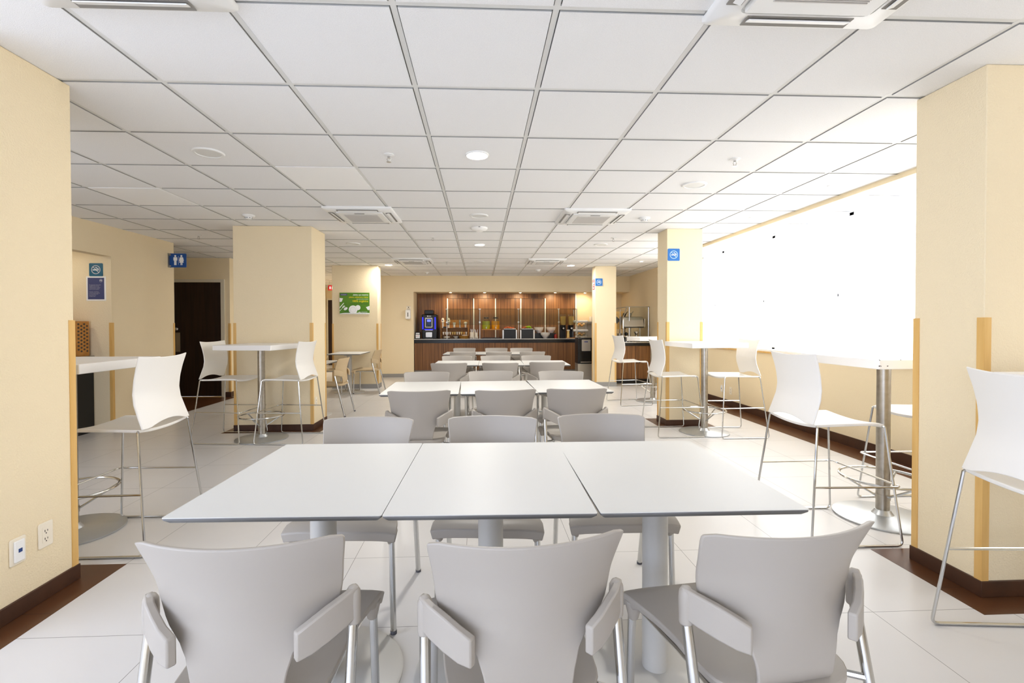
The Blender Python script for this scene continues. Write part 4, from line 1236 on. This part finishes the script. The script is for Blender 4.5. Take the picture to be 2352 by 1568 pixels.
t = thing('splash_panel', 'grey metal splash panel behind the bread bins', 'panel', (2.95, AY, CT))
MB().box(-.47, .47, -.02, 0, 0, .39).build('sheet', 'dull steel', t, smooth=0)

# water dispenser
t = thing('water_dispenser', 'black and steel water dispenser in front of the far right pillar corner', 'water dispenser', (2.30, 10.45, 0))
MB().box(-.17, .17, -.16, .17, .40, .97).build('upper_body', 'black plastic', t, bevel=.012)
MB().box(-.17, .17, -.16, .17, .02, .40).build('lower_cabinet', 'dull steel', t, bevel=.006)
MB().box(-.16, .16, -.15, .16, 0, .02).build('plinth', 'black plastic', t, smooth=0)
p = MB().plate(rrect(-.085, .11, .68, .93, .012), -.168, -.158).build('control_panel', 'dull steel', t)
MB().box(-.03, .05, -.1695, -.168, .87, .895).build('display', 'poster navy', p, smooth=0)
MB().box(-.12, .13, -.165, -.16, .44, .66).build('niche', 'black stone', t, smooth=0)
MB().box(-.11, .12, -.19, -.16, .43, .445).build('drip_tray', 'steel', t, smooth=0)
MB().box(-.09, .09, -.09, .1, .97, .985).build('top_lid', 'steel', t, bevel=.004)

# ------------------------------------------------------------------ hot food counter at the right
HY = 9.92
t = thing('hot_food_counter', 'walnut hot food counter with a black top between two right pillars', 'counter', (3.22, HY, 0))
MB().box(-.44, .44, .01, .62, .10, .81).build('carcass', 'walnut front', t, smooth=0)
for x0, x1 in ((-.435, .115), (.121, .438)):
    d = MB().box(x0, x1, -.008, .01, .11, .805).build('door', 'walnut', t, smooth=0)
    MB().cyl((x0 + .03 if x0 > 0 else x1 - .02, -.02, .45), (x0 + .03 if x0 > 0 else x1 - .02, -.006, .45), .012, n=12).build('knob', 'black plastic', d)
MB().box(-.44, .44, .05, .62, 0, .10).build('plinth', 'black plastic', t, smooth=0)
tp = MB().box(-.45, .448, -.03, .64, .81, .885).build('worktop', 'black stone', t, smooth=0)
MB().box(-.45, .448, -.036, -.03, .872, .888).build('steel_edge', 'steel', tp, smooth=0)
HT = .885
t = thing('glass_guard', 'steel framed glass guard over the hot food counter', 'sneeze guard', (3.22, HY + .1, HT))
m = MB()
for x in (.0, .42): m.tube([(x, .1, 0), (x, .1, .755)], .011, 8)
m.tube([(-.2, .1, 0), (-.2, .1, .70)], .008, 8)
m.tube([(-.06, .1, .755), (.44, .1, .755)], .011, 8)
m.tube([(-.06, .1, .755), (-.19, -.02, .46)], .011, 8)
m.tube([(-.44, .35, .70), (-.06, .1, .755)], .009, 8)
m.build('frame', 'steel', t)
MB().add([(-.06, .1, .75), (.43, .1, .75), (.43, .1, .05), (-.06, .1, .05)], [(0, 1, 2, 3)]).build('glass', 'clear glass', t, smooth=0)
t = thing('roll_top_hood', 'brushed steel hood with rounded lid over the hot food', 'food warmer', (3.28, HY + .28, HT))
m = MB().xplate([(-.1, .30), (-.13, .33), (-.06, .53), (.02, .545), (.1, .5), (.12, .3)], -.19, .25)
m.build('hood', 'dull steel', t, bevel=.006)
MB().box(-.22, -.2, -.13, .12, .29, .545).box(.26, .28, -.1, .1, .32, .5).build('end_plate', 'steel', t, smooth=0)
MB().cyl((.2, .0, 0), (.2, .0, .3), .012).cyl((-.15, .05, 0), (-.15, .05, .3), .012).build('leg', 'steel', t)
t = thing('kettle', 'round dark steel pot under the warm food hood', 'pot', (3.15, HY + .2, HT + .0))
MB().lathe([(.001, 0), (.06, 0), (.062, .11), (.055, .13), (.001, .135)], n=22, caps=False).build('pot', 'steel', t)
MB().blob((0, 0, .17), (.045, .045, .04)).build('lid_knob', 'black plastic', t)
t = thing('juice_press', 'small metal citrus press under the warm food hood', 'press', (3.36, HY + .16, HT))
MB().cyl((0, 0, 0), (0, 0, .2), .014).cyl((-.04, 0, 0), (.04, 0, 0.012), .03).build('column', 'steel', t)
MB().lathe([(.001, .15), (.02, .15), (.05, .2), (.05, .22), (.001, .225)], n=16, caps=False).build('cup', 'steel', t)
for x, y, mt, l in ((3.20, 'black plastic', .62, 'dark ladle handle rising left above the steel hood'), (3.33, 'dull steel', .64, 'grey ladle handle rising right above the steel hood')):
    t = thing('ladle', l, 'ladle', (x, HY + .45, HT))
    MB().tube([(0, 0, 0), (0, 0, .55), (.03, 0, mt if not isinstance(mt, str) else .6), (.06, 0, .66)], .008, 8).blob((-.015, 0, .585), (.035, .02, .05)).build('handle', y, t)
put('white_tray', 'long white tray on the front edge of the hot food counter', 'tray', (3.40, HY + .02, HT + .0), [('tray', MB().box(-.3, .255, -.03, .06, .02, .11), 'white plastic', .006), ('feet', MB().box(-.2, -.17, -.02, .04, 0, .02).box(.15, .18, -.02, .04, 0, .02), 'vent dark', 0)])
put('black_pot', 'low black pan on the left of the hot food counter', 'pan', (2.97, HY + .12, HT), [('pan', MB().lathe([(.001, 0), (.11, 0), (.12, .11), (.11, .11), (.1, .01), (.001, .01)], n=24, caps=False), 'black plastic', 0)])
put('jar_group', 'small purple-labelled jar behind the black pan', 'jar', (2.93, HY + .35, HT), [('jar', MB().lathe([(.001, 0), (.05, 0), (.05, .17), (.03, .19), (.001, .2)], n=20, caps=False), 'dull steel', 0)])
put('steel_canister', 'steel canister beside the purple-labelled jar', 'canister', (3.06, HY + .38, HT), [('canister', MB().lathe([(.001, 0), (.05, 0), (.05, .18), (.001, .185)], n=20, caps=False), 'steel', 0)])
t = thing('menu_board', 'tilted pale board with a dark diamond on the hot food counter', 'board', (2.98, HY + .5, HT + .34))
MB().cbox((0, 0, .13), (.5, .015, .40), 0, R(-14)).build('board', 'oak trim', t, smooth=0)
m = MB().plate([(-.1, .13), (.0, .26), (.13, .13), (.0, .0)], -.012, -.008)
m.v = [tuple(Vector((0, 0, .13)) + Euler((R(-14), 0, 0)).to_matrix() @ (Vector(v) - Vector((0, 0, .13)))) for v in m.v]
m.build('diamond', 'vent dark', t, smooth=0)
MB().tube([(-.12, .04, -.38), (-.12, .03, .05)], .008, 8).tube([(.12, .04, -.38), (.12, .03, .05)], .008, 8).build('stand', 'dull steel', t)
